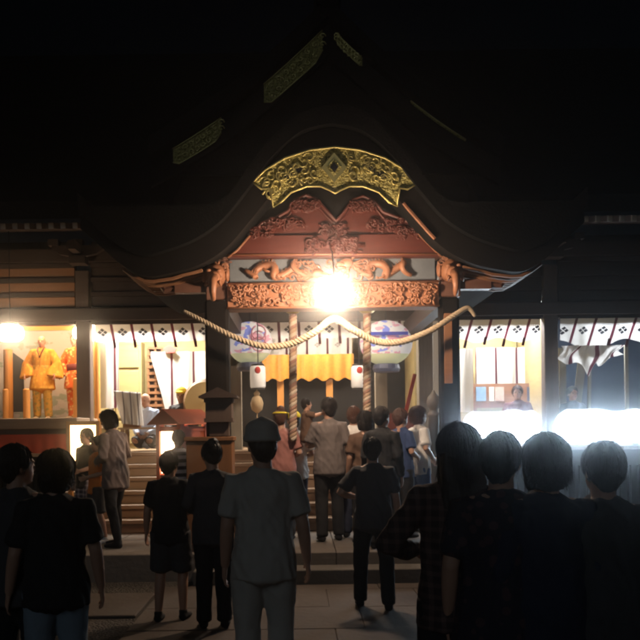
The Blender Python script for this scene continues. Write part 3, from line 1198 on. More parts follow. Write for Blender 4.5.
def low_table(pxa, pxb, d0, d1, h, label, clothm=None):
    xa, xb = X(pxa, d0), X(pxb, d0)
    t = thing('low_table', label, 'table', ((xa + xb) / 2, (d0 + d1) / 2, FLOOR_Z))
    mb = MB()
    mb.box((xa, d0, FLOOR_Z + h - 0.03), (xb, d1, FLOOR_Z + h))
    mb.build('table_top', M['floor_wood'], t)
    for x in (xa + 0.06, xb - 0.06):
        for y in (d0 + 0.06, d1 - 0.06):
            mb = MB()
            mb.box((x - 0.03, y - 0.03, FLOOR_Z), (x + 0.03, y + 0.03, FLOOR_Z + h - 0.03))
            mb.build('leg', M['floor_wood'], t)
    if clothm:
        xm, ym = (xa + xb) / 2, (d0 + d1) / 2

        def fn(u, v):
            x = xa - 0.01 + (xb - xa + 0.02) * u
            if v < 0.5:
                return Vector((x, d1 - (d1 - d0 + 0.012) * v * 2, FLOOR_Z + h + 0.006)), (x, v)
            k = (v - 0.5) * 2
            return Vector((x, d0 - 0.012 - 0.008 * k * math.sin(x * 23), FLOOR_Z + h + 0.006 - (h - 0.02) * k)), (x, v)
        sheet('tablecloth', fn, 60, 12, clothm, t)
    return t


low_table(461, 545, 13.38, 13.95, 0.06, 'white draped low table under the left lights of the sales counter', M['white_cloth'])
low_table(555, 652, 13.38, 13.95, 0.06, 'white draped low table under the lights at the right edge', M['white_cloth'])
fluoro(464, 541, 13.55, 'blazing white fluorescent lamp bank left of the right column')
fluoro(556, 650, 13.55, 'blazing white fluorescent lamp bank right of the right column')
rng = random.Random(9)
cm = [M['paper'], M['paint_red'], M['paint_blue'], M['frame_orange'], M['white_cloth']]
for i in range(15):
    px = 466 + i * 5.3 if i < 7 else 560 + (i - 7) * 10.5
    p = Vector((X(px, 13.46), 13.44, FLOOR_Z + 0.066))
    mb = MB()
    h = rng.uniform(0.04, 0.09)
    w = rng.uniform(0.02, 0.035)
    mb.prism([(p.x - w, p.z), (p.x + w, p.z), (p.x + w, p.z + h * 0.8), (p.x + w * 0.5, p.z + h), (p.x - w * 0.5, p.z + h), (p.x - w, p.z + h * 0.8)], p.y - 0.02, p.y)
    tag(mb.build('charm', cm[i % 5]), 'small wrapped charm set out along the bright sales table edge', 'charm', 'charms set out on the sales tables')

# lit sign box on a stand, left
fd = 12.0
fp0, fp1 = P(67, 465, 11.75), P(100, 421, 11.75)
fd = 11.72
t = thing('light_box', 'glowing paper sign lantern in an orange wooden frame left of the stair', 'lantern', ((fp0.x + fp1.x) / 2, fd, PLAT_Z))
mb = MB()
mb.box((fp0.x + 0.05, fd + 0.02, fp0.z + 0.05), (fp1.x - 0.05, fd + 0.10, fp1.z - 0.05))
mb.build('paper_panel', glow('sign_glow', (1.0, 0.66, 0.30), 7), t)
mb = MB()
for a, b in (((fp0.x, fp0.z), (fp0.x + 0.055, fp1.z)), ((fp1.x - 0.055, fp0.z), (fp1.x, fp1.z))):
    mb.box((a[0], fd, a[1]), (b[0], fd + 0.14, b[1]))
for a, b in ((fp0.z, fp0.z + 0.055), (fp1.z - 0.055, fp1.z)):
    mb.box((fp0.x + 0.056, fd + 0.003, a), (fp1.x - 0.056, fd + 0.137, b))
mb.build('frame', M['frame_orange'], t, bevel=0.006)
for x in (fp0.x + 0.04, fp1.x - 0.04):
    mb = MB()
    mb.box((x - 0.03, fd + 0.03, PLAT_Z), (x + 0.03, fd + 0.09, fp0.z))
    mb.build('leg', M['frame_orange'], t)

# small red lantern shrine with gabled roof
rd = 11.0
ra, rb2 = P(158, 470, rd), P(203, 424, rd)
rx, rw = (ra.x + rb2.x) / 2, (rb2.x - ra.x) / 2
t = thing('lantern_shrine', 'red box lantern with gabled roof and a glowing paper side', 'lantern', (rx, rd + 0.2, PLAT_Z))
zt, zb = rb2.z, ra.z - 0.1
ang = R(-42)
cs, sn = math.cos(ang), math.sin(ang)


def rot2(px, py):
    return rx + px * cs - py * sn, rd + 0.22 + px * sn + py * cs


w2 = rw * 0.72
mb = MB()
for a in (-1, 1):
    for b in (-1, 1):
        x, y = rot2(a * w2, b * w2)
        mb.box((x - 0.035, y - 0.035, PLAT_Z), (x + 0.035, y + 0.035, zt), ang)
for z in (zb, zt - 0.06):
    for a in (-1, 1):
        mb.bar((*rot2(-w2, a * w2), z), (*rot2(w2, a * w2), z), 0.05, 0.06)
        mb.bar((*rot2(a * w2, -w2), z + 0.001), (*rot2(a * w2, w2), z + 0.001), 0.05, 0.058)
mb.build('frame', M['box_red'], t)
mb = MB()
for p, q in (((-w2, -w2), (-w2, w2)),):
    mb.bar((*rot2(*p), (zb + zt) / 2), (*rot2(*q), (zb + zt) / 2), 0.012, zt - zb - 0.1)
mb.bar((*rot2(-w2, -w2), (zb + zt) / 2), (*rot2(w2, -w2), (zb + zt) / 2), 0.012, zt - zb - 0.1)
mb.build('paper_panel', glow('shrine_glow', (1.0, 0.70, 0.42), 10), t)
mb = MB()
mb.bar((*rot2(w2, -w2), (zb + zt) / 2), (*rot2(w2, w2), (zb + zt) / 2), 0.02, zt - zb - 0.06)
mb.build('side_board', M['box_red'], t)
mb = MB()
e = w2 + 0.12
A, B = [], []
for (lx, ly, z) in ((-e, -e, zt), (e, -e, zt), (0, -e, zt + 0.20), (-e, e, zt), (e, e, zt), (0, e, zt + 0.20)):
    x, y = rot2(lx, ly)
    mb.v.append(Vector((x, y, z)))
for f_ in ((0, 1, 2), (3, 5, 4), (0, 2, 5, 3), (1, 4, 5, 2), (0, 3, 4, 1)):
    mb.face(f_)
mb.build('roof', M['box_red'], t)

# dark roofed lantern on a brown box by the left pillar
dd = 9.95
a, b = P(204, 436, dd), P(233, 396, dd)
t = thing('roofed_lantern', 'dark unlit wooden lantern box with small gabled roof by the left pillar', 'lantern', ((a.x + b.x) / 2, dd + 0.12, Z(437, dd)))
mx = (a.x + b.x) / 2
mb = MB()
mb.box((a.x + 0.02, dd, a.z + 0.18), (b.x - 0.02, dd + 0.28, b.z - 0.02))
mb.box((a.x + 0.06, dd + 0.05, a.z), (b.x - 0.06, dd + 0.23, a.z + 0.18))
for z in (a.z + 0.18, b.z - 0.05):
    mb.box((a.x + 0.005, dd - 0.015, z - 0.02), (b.x - 0.005, dd + 0.295, z + 0.025))
mb.build('lantern_body', M['dark_wood_v'], t)
mb = MB()
mb.prism([(a.x - 0.05, b.z - 0.02), (b.x + 0.05, b.z - 0.02), (b.x + 0.05, b.z + 0.0), (mx, b.z + 0.10), (a.x - 0.05, b.z + 0.0)], dd - 0.08, dd + 0.36)
mb.build('roof', M['dark_wood'], t)
a2, b2 = P(186, 437, dd), P(233, 500, dd)
t = thing('offering_box', 'tall brown wooden box under the dark roofed lantern', 'box', ((a2.x + b2.x) / 2, dd + 0.17, PLAT_Z))
mb = MB()
mb.box((a2.x, dd - 0.02, PLAT_Z + 0.08), (b2.x, dd + 0.36, a2.z - 0.05))
mb.build('box_body', M['box_brown'], t, bevel=0.008)
mb = MB()
mb.box((a2.x - 0.02, dd - 0.04, a2.z - 0.05), (b2.x + 0.02, dd + 0.38, a2.z - 0.002))
mb.build('lid', M['box_brown'], t, bevel=0.006)
mb = MB()
mb.box((a2.x - 0.015, dd - 0.035, PLAT_Z), (b2.x + 0.015, dd + 0.375, PLAT_Z + 0.08))
mb.build('plinth', M['dark_wood'], t)

# ---------------------------------------------------------------- curtains
def curtain(label, xa, xb, d, ztop, h, pitch, shear, mon_v, name='crest_curtain', straps=True, wave=0.02, sag=0.0, mon_r=0.07, lower=None, offset=0.0, group=None):
    t = thing(name, label, 'curtain', ((xa + xb) / 2, d, ztop), group)
    ph = xa * 7.0
    mt = crest_cloth('crest_cloth', pitch, shear, mon_v, mon_r, offset=offset)

    def pos(x, v):
        y = d + wave * math.sin(x * 2 * PI / pitch * 0.5 + ph) * (0.25 + 0.75 * v) + 0.012 * math.sin(x * 31 + ph) * v
        hh = h * (lower(x) if lower else 1.0)
        z = ztop - hh * v - sag * math.sin(PI * (x - xa) / (xb - xa))
        return Vector((x, y, z)), (x, hh * v)

    n = int((xb - xa) / 0.03)
    sheet('cloth', lambda u, v: pos(xa + (xb - xa) * u, v), n, 10, mt, t)
    if straps:
        k = math.ceil((xa + offset) / pitch)
        while k * pitch - offset < xb - 0.05:
            x = k * pitch - offset
            p, _ = pos(x, 1)
            if x - xa > 0.05:
                mb = MB()
                mb.bar(p + Vector((shear * -h * 1.0, -0.012, 0.03)), p + Vector((-shear * (h + 0.10), -0.016, -0.10)), 0.045, 0.006, (0, 1, 0))
                mb.build('strap', C['maroon'], t)
            k += 1
    mb = MB()
    mb.tube([(xa, d + 0.02, ztop + 0.01), (xb, d + 0.02, ztop + 0.01)], 0.015, 8)
    mb.build('curtain_rod', M['dark_wood'], t)
    return t


CT = BZ0 - 0.012
curtain('short white crest curtain over the left bay with slanting red straps', X(95, 14.3, 330), X(206, 14.3, 330), 14.28, CT, 0.29, 0.335, -0.18, 0.13, offset=0.10)
curtain('short white crest curtain across the middle bay behind the rope', X(229, 14.3, 330), X(413, 14.3, 330), 14.28, CT, 0.27, 0.335, -0.04, 0.12)
curtain('short white crest curtain slanting over the noticeboard bay', X(456, 14.3, 330), X(540, 14.3, 330), 14.28, CT, 0.34, 0.32, 0.30, 0.17,
        lower=lambda x: 1.0 + 0.12 * math.sin(x * 9))
curtain('torn white crest curtain over the dark blue far right bay', X(560, 14.3, 330), X(660, 14.3, 330), 14.28, CT, 0.44, 0.33, 0.32, 0.20, wave=0.04,
        lower=lambda x: 1.0 + 0.22 * math.sin(x * 5.3 + 1))
# fallen fold of the torn curtain
p0, p1, p2 = P(561, 347, 14.15), P(622, 342, 14.15), P(590, 366, 14.15)


def fold(u, v):
    x = p0.x + (p1.x - p0.x) * u
    top = p0.z + 0.02
    drop = 0.16 + 0.36 * max(0, 1 - abs(u - 0.42) / 0.55) * (0.75 + 0.25 * math.sin(u * 20))
    return Vector((x + 0.05 * math.sin(v * 5 + u * 8), 14.15 + 0.04 * math.sin(u * 26 + v * 3), top - drop * v)), (x, drop * v)


tag(sheet('fallen_curtain', fold, 60, 14, crest_cloth('fallen_crest_cloth', 0.33, 0.5, 0.5, 0.05)), 'crumpled fallen fold of cloth below the torn right curtain', 'curtain')


def hanging(label, pxa, pxb, pya, pyb, d, pitch, shear=0.0, mon_v=0.3, name='hanging_curtain', mon_r=0.05, taper=0.0, crest=(0.35, 0.34, 0.33), wave=0.02, white=(0.78, 0.77, 0.75)):
    a, b = P(pxa, pya, d), P(pxb, pyb, d)
    mt = crest_cloth('hanging_cloth', pitch, shear, mon_v, mon_r, 0.04, crest=crest, white=white, offset=-a.x)

    def fn(u, v):
        xl = a.x + taper * v
        x = xl + (b.x - xl) * u
        return Vector((x, d + wave * math.sin(x * 19) + 0.008 * math.sin(x * 47 + v * 3), a.z + (b.z - a.z) * v)), (x, (a.z - b.z) * v)
    o = sheet(name, fn, 50, 14, mt)
    return tag(o, label, 'curtain')


hanging('white curtain with purple red stripes spread behind the yellow capped man', 150, 207, 352, 412, 15.9, 0.40, taper=0.28, mon_v=9, wave=0.03)
hanging('narrow white cloth hanging beside the stage column', 97, 119, 327, 408, 15.2, 0.30, taper=-0.0, mon_v=9, wave=0.04)
hanging('long white crest curtain with purple stripes above the noticeboard', 475, 545, 348, 385, 15.9, 0.385, mon_v=0.30)
hanging('narrow white cloth with one red stripe hanging at the right porch pillar', 457, 474, 349, 412, 15.0, 0.30, mon_v=9, wave=0.03)
hanging('white crest curtain in the dim middle bay above the gold valance', 266, 352, 336, 356, 16.0, 0.38, mon_v=0.18)

# gold brocade valance and dark sanctuary behind
a, b = P(262, 355, 15.6), P(354, 379, 15.6)
tag(sheet('brocade_valance', lambda u, v: (Vector((a.x + (b.x - a.x) * u, 15.6 + 0.02 * math.sin(u * 50), a.z + (b.z - a.z) * v - 0.03 * math.sin(u * 40) * v)), (u, v)), 80, 8, M['brocade']),
    'orange gold brocade valance across the dark sanctuary', 'valance')
mb = MB()
for px in (281, 330):
    x = X(px, 15.7)
    mb = MB()
    mb.box((x - 0.06, 15.66, FLOOR_Z), (x + 0.06, 15.78, a.z))
    mb.build('sanctuary_post', M['frame_orange'], hall)
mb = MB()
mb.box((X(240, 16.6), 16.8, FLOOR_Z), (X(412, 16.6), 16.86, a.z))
mb.build('dark_interior_sheet', M['black'], hall)  # black sheet stands in for the unlit depth behind the posts
mb = MB()
mb.box((X(266, 16.4), 16.42, Z(356, 16.4)), (X(354, 16.4), 16.46, 4.1))
mb.build('sanctuary_lintel', M['olive_wood'], hall)

# ---------------------------------------------------------------- ropes
def helix_rope(path, radius, strand_r, turns, phase, n=10):
    """path: list of points; strands wound round it"""
    pts = []
    k = len(path)
    for i, p in enumerate(path):
        t = (path[min(i + 1, k - 1)] - path[max(i - 1, 0)]).normalized()
        s = t.cross(Vector((0, 1, 0.001))).normalized()
        b = t.cross(s)
        r = radius(i / (k - 1)) if callable(radius) else radius
        a = phase + turns * 2 * PI * i / (k - 1)
        pts.append(p + s * (r * math.cos(a)) + b * (r * math.sin(a)))
    return pts


rope_pts = [(184, 311), (205, 322), (232, 336), (262, 346), (290, 344), (315, 332), (334, 319), (352, 329), (375, 341), (400, 342), (430, 331), (455, 315), (468, 308), (475, 316)]
rp = smooth_line([tuple(P(px, py, 10.02 - (0.1 if 300 < px < 360 else 0))) for px, py in rope_pts], 22)
rp = [Vector(p) for p in rp]
t = thing('shimenawa_rope', 'thick twisted straw rope swagged in two loops under the carved beam', 'rope', P(334, 319, 10.0))
for k in range(3):
    mb = MB()
    hp = helix_rope(rp, lambda f: 0.023 * (0.35 + 0.65 * math.sin(PI * f) ** 0.5), 0.03, 34, k * 2 * PI / 3)
    nn = len(hp)
    mb.tube(hp, [0.023 * (0.35 + 0.65 * math.sin(PI * min(max(i / (nn - 1), 0.01), 0.99)) ** 0.5) for i in range(nn)], 8)
    mb.build('strand', M['straw'], t, smooth=True)
for px, pyb, d, lab in ((293, 440, 10.75, 'left twisted bell rope hanging before the stair'), (367, 432, 10.75, 'right twisted bell rope hanging before the stair')):
    a, b = P(px, 313, d), P(px, pyb, d)
    t = thing('bell_rope', lab, 'rope', a)
    path = [a.lerp(b, i / 150) for i in range(151)]
    for k, mname in enumerate(('rope_red', 'rope_white', 'rope_ochre')):
        mb = MB()
        mb.tube(helix_rope(path, 0.025, 0.03, 11, k * 2 * PI / 3), 0.028, 8)
        mb.build('strand', M[mname], t, smooth=True)
    mb = MB()
    mb.ell(a + Vector((0, 0, 0.10)), (0.13, 0.13, 0.12))
    mb.tube([a + Vector((-0.13, 0, 0.10)), a + Vector((0.13, 0, 0.10))], 0.012, 6)
    mb.build('bell', M['brass'], t, smooth=True)
    mb = MB()
    mb.tube([a + Vector((0, 0, 0.2)), a + Vector((0, 0, 0.55))], 0.012, 6)
    mb.build('bell_hook', M['black'], t)

# ---------------------------------------------------------------- hanging lanterns and painted drums of paper in the middle bay
def paint_balloon(px, py, w, h, d, label, seed):
    p = P(px, py, d)
    t = thing('painted_lantern', label, 'lantern', p)
    rng = random.Random(seed)
    m, N, b = base_mat('painted_paper', (0.7, 0.66, 0.62), 0.6)
    v = N.coords((1, 1, 1.6))
    n1 = N.new('ShaderNodeTexNoise')
    n1.inputs['Scale'].default_value = 5.5
    n1.inputs['Detail'].default_value = 2
    N.l.new(v, n1.inputs['Vector'])
    s = N.sep(n1.outputs['Color'])
    z = N.sep(N.coords())[2]
    c = N.mix(N.m('GREATER_THAN', s[0], 0.56), (0.66, 0.62, 0.60), (0.60, 0.30, 0.36))
    c = N.mix(N.m('GREATER_THAN', s[1], 0.60), c, (0.20, 0.24, 0.60))
    c = N.mix(N.m('LESS_THAN', z, -h * 0.5), c, (0.50, 0.50, 0.30))
    N.l.new(c, b.inputs['Base Color'])
    mb = MB()
    mb.ell(p, (w, 0.22, h), None, 28, 16)
    N.l.new(c, b.inputs['Emission Color'])
    b.inputs['Emission Strength'].default_value = 0.5
    mb.build('paper_shell', m, t, smooth=True, origin=p)
    mb = MB()
    mb.lathe(p + Vector((0, 0, -h - 0.10)), [(0.20, 0), (0.22, 0.05), (0.20, 0.12), (0.15, 0.13)])
    mb.build('base_ring', M['photo_dark'], t)
    mb = MB()
    mb.tube([p + Vector((0, 0, h - 0.01)), Vector((p.x, d, CT + 0.15))], 0.01, 6)
    mb.build('hanger', M['black'], t)
    return t, p


t, p = paint_balloon(250, 343, 0.36, 0.34, 13.6, 'painted pink and blue paper lantern at the left of the middle bay', 5)
mb = MB()
for k in range(3):
    mb.tube([p + Vector((0.15 + 0.11 * math.cos(a * 0.5 + k), -0.24, 0.02 + 0.09 * k - 0.06 + 0.11 * math.sin(a * 0.5 + k))) for a in range(13)], 0.012, 6)
mb.build('paper_ribbon', M['paint_pink'], t, smooth=True)
t, p = paint_balloon(386, 343, 0.42, 0.36, 13.6, 'painted paper lantern with blue band at the right of the middle bay', 8)
mb = MB()
mb.box((p.x - 0.36, p.y - 0.25, p.z + 0.10), (p.x + 0.32, p.y - 0.235, p.z + 0.15))
mb.build('paper_band', M['paint_blue'], t)

for px, lab in ((258, 'white cylindrical paper lantern with red emblem left of the gold valance'), (359, 'white cylindrical paper lantern with red emblem right of the gold valance')):
    d = 13.2
    a, b = P(px, 366, d), P(px, 388, d)
    t = thing('cylinder_lantern', lab, 'lantern', a)
    mb = MB()
    hz = a.z - b.z
    mb.lathe(b, [(0.105, 0.0), (0.118, 0.02), (0.122, hz * 0.5), (0.118, hz - 0.02), (0.10, hz)], 24)
    mb.build('shade', glow('dim_lantern', (1, 0.86, 0.7), 0.22), t, smooth=True)
    mb = MB()
    mb.lathe(b, [(0.107, -0.02), (0.107, 0.0)], 24)
    mb.lathe(b, [(0.102, hz), (0.102, hz + 0.025)], 24)
    mb.tube([a + Vector((0, 0, 0.02)), Vector((a.x, d, CT + 0.15))], 0.008, 6)
    mb.build('hanger', M['black'], t)
    mb = MB()
    mb.ell(a + Vector((0, -0.116, -0.07)), (0.045, 0.014, 0.055))
    mb.build('emblem', M['paint_red'], t, smooth=True)
# gourd shaped tassel
p = P(257, 402, 13.2)
mb = MB()
mb.lathe(p, [(0.02, -0.17), (0.08, -0.12), (0.10, -0.02), (0.075, 0.06), (0.035, 0.10), (0.05, 0.13), (0.02, 0.17)], 16)
mb.tube([p + Vector((0, 0, 0.15)), p + Vector((0, 0, 0.22))], 0.008, 6)
mb.tube([p + Vector((0, 0, -0.15)), p + Vector((0, 0, -0.42))], 0.008, 6)
tag(mb.build('tassel', M['offer_tan'], smooth=True), 'tan gourd shaped tassel hanging under the left cylindrical lantern', 'tassel')
# pale posts in the middle bay
for px, d, w in ((235, 14.1, 0.11), (382, 14.6, 0.10)):
    x = X(px, d)
    mb = MB()
    mb.box((x - w, d, FLOOR_Z), (x + w, d + 0.2, Z(365, d)))
    mb.build('inner_post', M['pale_post'], hall)
# altar shelves right of the middle bay
t = thing('altar_shelf', 'dark stepped altar shelf behind the right bell rope', 'shelf', (X(400, 15.5), 15.5, FLOOR_Z))
for k in range(4):
    mb = MB()
    mb.box((X(384, 15.5), 15.3 + k * 0.12, FLOOR_Z + 0.15 * k), (X(416, 15.5), 15.9, FLOOR_Z + 0.15 * (k + 1) - 0.003))
    mb.build('shelf', M['red_wood'], t)
mb = MB()
pa, pb = P(415, 374, 14.0), P(404, 420, 14.0)
mb.bar(pa, pb, 0.06, 0.02, (0, 1, 0))
tag(mb.build('red_banner', M['red_cloth']), 'narrow red banner hanging aslant by the grey inner column', 'banner')
mb = MB()
mb.box((X(429, 14.9, 380), 14.95, FLOOR_Z), (X(440, 14.9, 380), 15.0, 3.6))
tag(mb.build('white_panel', M['plaster']), 'white panel between the grey column and the right porch pillar', 'panel')

# ---------------------------------------------------------------- left stage
sd = 13.45
s0, s1 = X(-60, sd), X(77, sd)
SZ = Z(418, sd, 40)
t = thing('stage', 'raised wooden stage with red cloth front under the robed figures', 'stage', ((s0 + s1) / 2, 14.4, FLOOR_Z))
mb = MB()
mb.box((s0, sd, SZ - 0.17), (s1, 16.2, SZ))
mb.build('stage_deck', M['stair_wood'], t, bevel=0.01)
mb = MB()
mb.box((s0, sd + 0.05, SZ - 0.25), (s1, sd + 0.10, SZ - 0.175))
mb.box((s0, sd + 0.12, FLOOR_Z), (s1, 16.2, SZ - 0.251))
mb.build('stage_frame', M['dark_wood'], t)
tag(sheet('red_cloth', lambda u, v: (Vector((s0 + (s1 - s0) * u, sd + 0.02 + 0.015 * math.sin(u * 70) * v, SZ - 0.255 - 0.33 * v)), (u, v)), 80, 6, M['red_cloth']), 'red cloth hanging along the front of the stage', 'cloth')
mb = MB()
a, b = P(-40, 328, 16.1), P(120, 418, 16.1)
mb.box((a.x, 16.1, SZ), (b.x, 16.14, a.z))
t = tag(mb.build('painted_screen', M['screen_paint']), 'pale painted landscape screen behind the robed figures', 'screen')
mb = MB()
a, b = P(20, 326, 15.0), P(80, 330, 15.0)
mb.box((a.x, 15.0, b.z), (b.x, 15.06, a.z + 0.1))
mb.build('stage_lintel', M['frame_orange'], hall)
for i, (px, ytop) in enumerate(((6, 385), (9, 345), (27, 385), (77, 375), (98, 330))):
    d = 14.9 if i != 1 else 15.4
    x = X(px, d)
    z0 = SZ if px < 90 else FLOOR_Z
    mb = MB()
    w = (0.05, 0.08, 0.06, 0.06, 0.05)[i]
    mb.lathe((x, d, z0), [(w, 0), (w, Z(ytop, d) - z0 - 0.02), (w * 0.6, Z(ytop, d) - z0)], 14)
    tag(mb.build('stage_post', M['frame_orange']), ['short orange post at the left picture edge of the stage', 'thick tall orange post by the left paper lantern',
                                                   'short orange post left of the gold robed figure', 'short orange post right of the gold robed figure',
                                                   'slim tall orange post right of the stage column'][i], 'post')
# dark green banner left
a, b = P(12, 352, 15.6), P(24, 412, 15.6)
mb = MB()
mb.prism([(a.x, a.z), (b.x, a.z - 0.15), (b.x, b.z), (a.x - 0.05, b.z)], 15.6, 15.63)
tag(mb.build('dark_banner', C['charcoal']), 'dark hanging banner between the two left stage posts', 'banner')

# ---------------------------------------------------------------- second left bay
a, b = P(113, 342, 16.0), P(142, 412, 16.0)
t = thing('cabinet', 'olive wooden cabinet with panelled doors behind the draped stand', 'cabinet', ((a.x + b.x) / 2, 16.1, FLOOR_Z))
mb = MB()
mb.box((a.x, 16.0, FLOOR_Z), (b.x, 16.35, a.z))
mb.build('cabinet_body', M['olive_wood'], t)
for k in range(4):
    z0 = FLOOR_Z + 0.1 + k * (a.z - FLOOR_Z - 0.12) / 4
    mb = MB()
    mb.box((a.x + 0.04, 15.965, z0), (b.x - 0.04, 15.997, z0 + (a.z - FLOOR_Z - 0.12) / 4 - 0.05))
    mb.build('drawer', M['olive_wood'], t, bevel=0.01)
a, b = P(148, 348, 16.1), P(163, 410, 16.1)
t = thing('lattice_screen', 'wooden lattice screen between the cabinet and striped curtain', 'screen', ((a.x + b.x) / 2, 16.1, FLOOR_Z))
mb = MB()
for x in (a.x, (a.x + b.x) / 2, b.x):
    mb.box((x - 0.02, 16.1, FLOOR_Z), (x + 0.02, 16.13, a.z))
z = FLOOR_Z + 0.06
while z < a.z:
    mb.box((a.x, 16.085, z), (b.x, 16.115, z + 0.05))
    z += 0.12
mb.build('lattice', M['box_brown'], t)
mb = MB()
mb.box((a.x, 16.14, FLOOR_Z), (b.x, 16.16, a.z))
mb.build('backing_board', M['dark_wood'], t)
# low counter with draped stand
low_table(118, 161, 13.7, 14.2, 0.385, 'low wooden counter table in front of the bald man')
cx0, cx1 = X(116, 14.0, 400), X(141, 14.0, 400)
ztop = Z(388, 14.0)


def drape(u, v):
    x = cx0 + 0.06 + (cx1 - cx0 - 0.06) * u - 0.12 * (1 - v) * (1 - u)
    if v < 0.15:
        return Vector((x, 14.1 - 0.12 * v / 0.15, ztop - 0.04 * u)), (x, v)
    k = (v - 0.15) / 0.85
    return Vector((x + 0.05 * k, 13.98 - 0.03 * math.sin(u * 17) * (0.3 + k) - 0.06 * k, ztop - 0.04 * u - (ztop - FLOOR_Z - 0.45) * k)), (x, v)


t = thing('draped_stand', 'tall stand covered with white cloth in grey stripes beside the bald man', 'stand', ((cx0 + cx1) / 2, 14.0, FLOOR_Z + 0.385))
sheet('drape', drape, 40, 16, crest_cloth('grey_stripe_cloth', 0.12, 0, 9, 0.01, 0.02, red=(0.16, 0.15, 0.16)), t)
mb = MB()
mb.box((cx0 + 0.10, 14.02, FLOOR_Z + 0.386), (cx1 - 0.02, 14.10, ztop - 0.05))
mb.build('stand_board', M['box_brown'], t)
# taiko drum
p = P(205, 402, 13.8)
t = thing('taiko_drum', 'round drum with tan skin half hidden by the dark roofed lantern', 'drum', (p.x, 13.8, FLOOR_Z))
mb = MB()
rr = 0.33
pts = [(p.x, 13.8 + k * 0.1, p.z) for k in range(7)]
mb.tube(pts, [rr - 0.02, rr + 0.02, rr + 0.05, rr + 0.06, rr + 0.05, rr + 0.02, rr - 0.02], 32)
mb.build('drum_body', M['box_brown'], t, smooth=True)
mb = MB()
mb.tube([(p.x, 13.775, p.z), (p.x, 13.795, p.z)], [rr - 0.01, rr], 32, cap=True)
mb.build('drum_skin', M['drum_skin'], t)
mb = MB()
for s in (-1, 1):
    mb.bar((p.x + s * 0.3, 14.0, FLOOR_Z), (p.x + s * 0.16, 14.0, p.z - 0.32), 0.07, 0.07)
mb.box((p.x - 0.33, 13.85, FLOOR_Z), (p.x + 0.33, 13.92, FLOOR_Z + 0.07))
mb.build('drum_stand', M['dark_wood_v'], t)
# small red fitting on the wall above the striped curtain
p = P(170, 349, 15.8)
mb = MB()
mb.prism([(p.x - 0.13, p.z), (p.x, p.z + 0.07), (p.x + 0.13, p.z), (p.x + 0.08, p.z - 0.07), (p.x - 0.08, p.z - 0.07)], 15.76, 15.82)
tag(mb.build('red_ornament', M['paint_red']), 'small red orange ornament above the striped white curtain', 'ornament')

# ---------------------------------------------------------------- right bays
a, b = P(473, 384, 15.6), P(546, 407, 15.6)
t = thing('noticeboard', 'pale noticeboard with pinned pictures above the fluorescent lamps', 'noticeboard', ((a.x + b.x) / 2, 15.6, b.z))
mb = MB()
mb.box((a.x, 15.6, b.z), (b.x, 15.63, a.z))
mb.build('board', M['transom'], t)
for px0, px1, m in ((476, 486, 'photo_blue'), (489, 494, 'paper'), (495, 504, 'photo_pink'), (527, 532, 'photo_dark'), (534, 542, 'photo_dark')):
    q0, q1 = P(px0, 387, 15.59), P(px1, 401, 15.59)
    mb = MB()
    mb.box((q0.x, 15.58, q1.z), (q1.x, 15.597, q0.z))
    mb.build('picture', M[m], t)
mb = MB()
for x in (a.x + 0.04, b.x - 0.04):
    mb.box((x - 0.03, 15.635, FLOOR_Z), (x + 0.03, 15.69, a.z))
mb.build('board_stand', M['transom'], t)
for i, (xa, ya, xb, yb) in enumerate(((562, 348, 563, 412), (583, 352, 576, 412), (590, 345, 589, 412), (626, 345, 627, 412))):
    d = 15.2
    A, B = P(xa, ya, d), P(xb, yb, d)
    B = A + (B - A) * ((A.z - FLOOR_Z) / (A.z - B.z))
    mb = MB()
    mb.bar(A, B, (0.12, 0.14, 0.05, 0.06)[i], 0.05, (0, 1, 0))
    tag(mb.build('bamboo_pole', M['pale_post']), ['broad pale board standing just right of the right column', 'pale board leaning aslant in the dark right bay',
                                                'slim pale upright pole beside the leaning board', 'slim pale pole near the right picture edge'][i], 'pole')
mb = MB()
mb.box((cols_x[4] + 0.1, 17.6, FLOOR_Z), (8, 17.66, 4.1))
mb.build('dim_bay_backdrop', cloth('dim_bay_blue', (0.022, 0.034, 0.062)), hall)  # blue sheet stands in for the bluish dimness of the open bay


# ================================================================ people
def cooked(mb, name, mat, voxel, sm=3, fold=0.0, freq=9.0, seed=0, parent=None, stretch=(1, 1, 1)):
    me = bpy.data.meshes.new(name)
    me.from_pydata([tuple(v) for v in mb.v], [], mb.f)
    bm = bmesh.new()
    bm.from_mesh(me)
    bm.to_mesh(me)
    bm.free()
    o = bpy.data.objects.new(name, me)
    COL.objects.link(o)
    r = o.modifiers.new('r', 'REMESH')
    r.mode = 'VOXEL'
    r.voxel_size = voxel
    r.adaptivity = 0
    if sm:
        s = o.modifiers.new('s', 'SMOOTH')
        s.factor = 0.5
        s.iterations = sm
    dg = bpy.context.evaluated_depsgraph_get()
    nm = bpy.data.meshes.new_from_object(o.evaluated_get(dg))
    o.modifiers.clear()
    o.data = nm
    bpy.data.meshes.remove(me)
    nm.name = name
    nm.materials.clear()
    nm.materials.append(mat)
    if fold:
        no = [v.normal.copy() for v in nm.vertices]
        sv = Vector((seed * 3.7, seed * 1.3, 0))
        for v, n in zip(nm.vertices, no):
            q = Vector((v.co.x * stretch[0], v.co.y * stretch[1], v.co.z * stretch[2])) * freq + sv
            f = noise.noise(q) * 0.7 + 1.1 * (0.45 - abs(noise.noise(q * 1.35 + Vector((q.z * 0.8, 0, q.x * 0.6))))) + 0.3 * noise.noise(q * 3.1) - 0.2
            v.co += n * (fold * f)
    nm.polygons.foreach_set('use_smooth', [True] * len(nm.polygons))
    if parent is not None:
        o.parent = parent
    return o


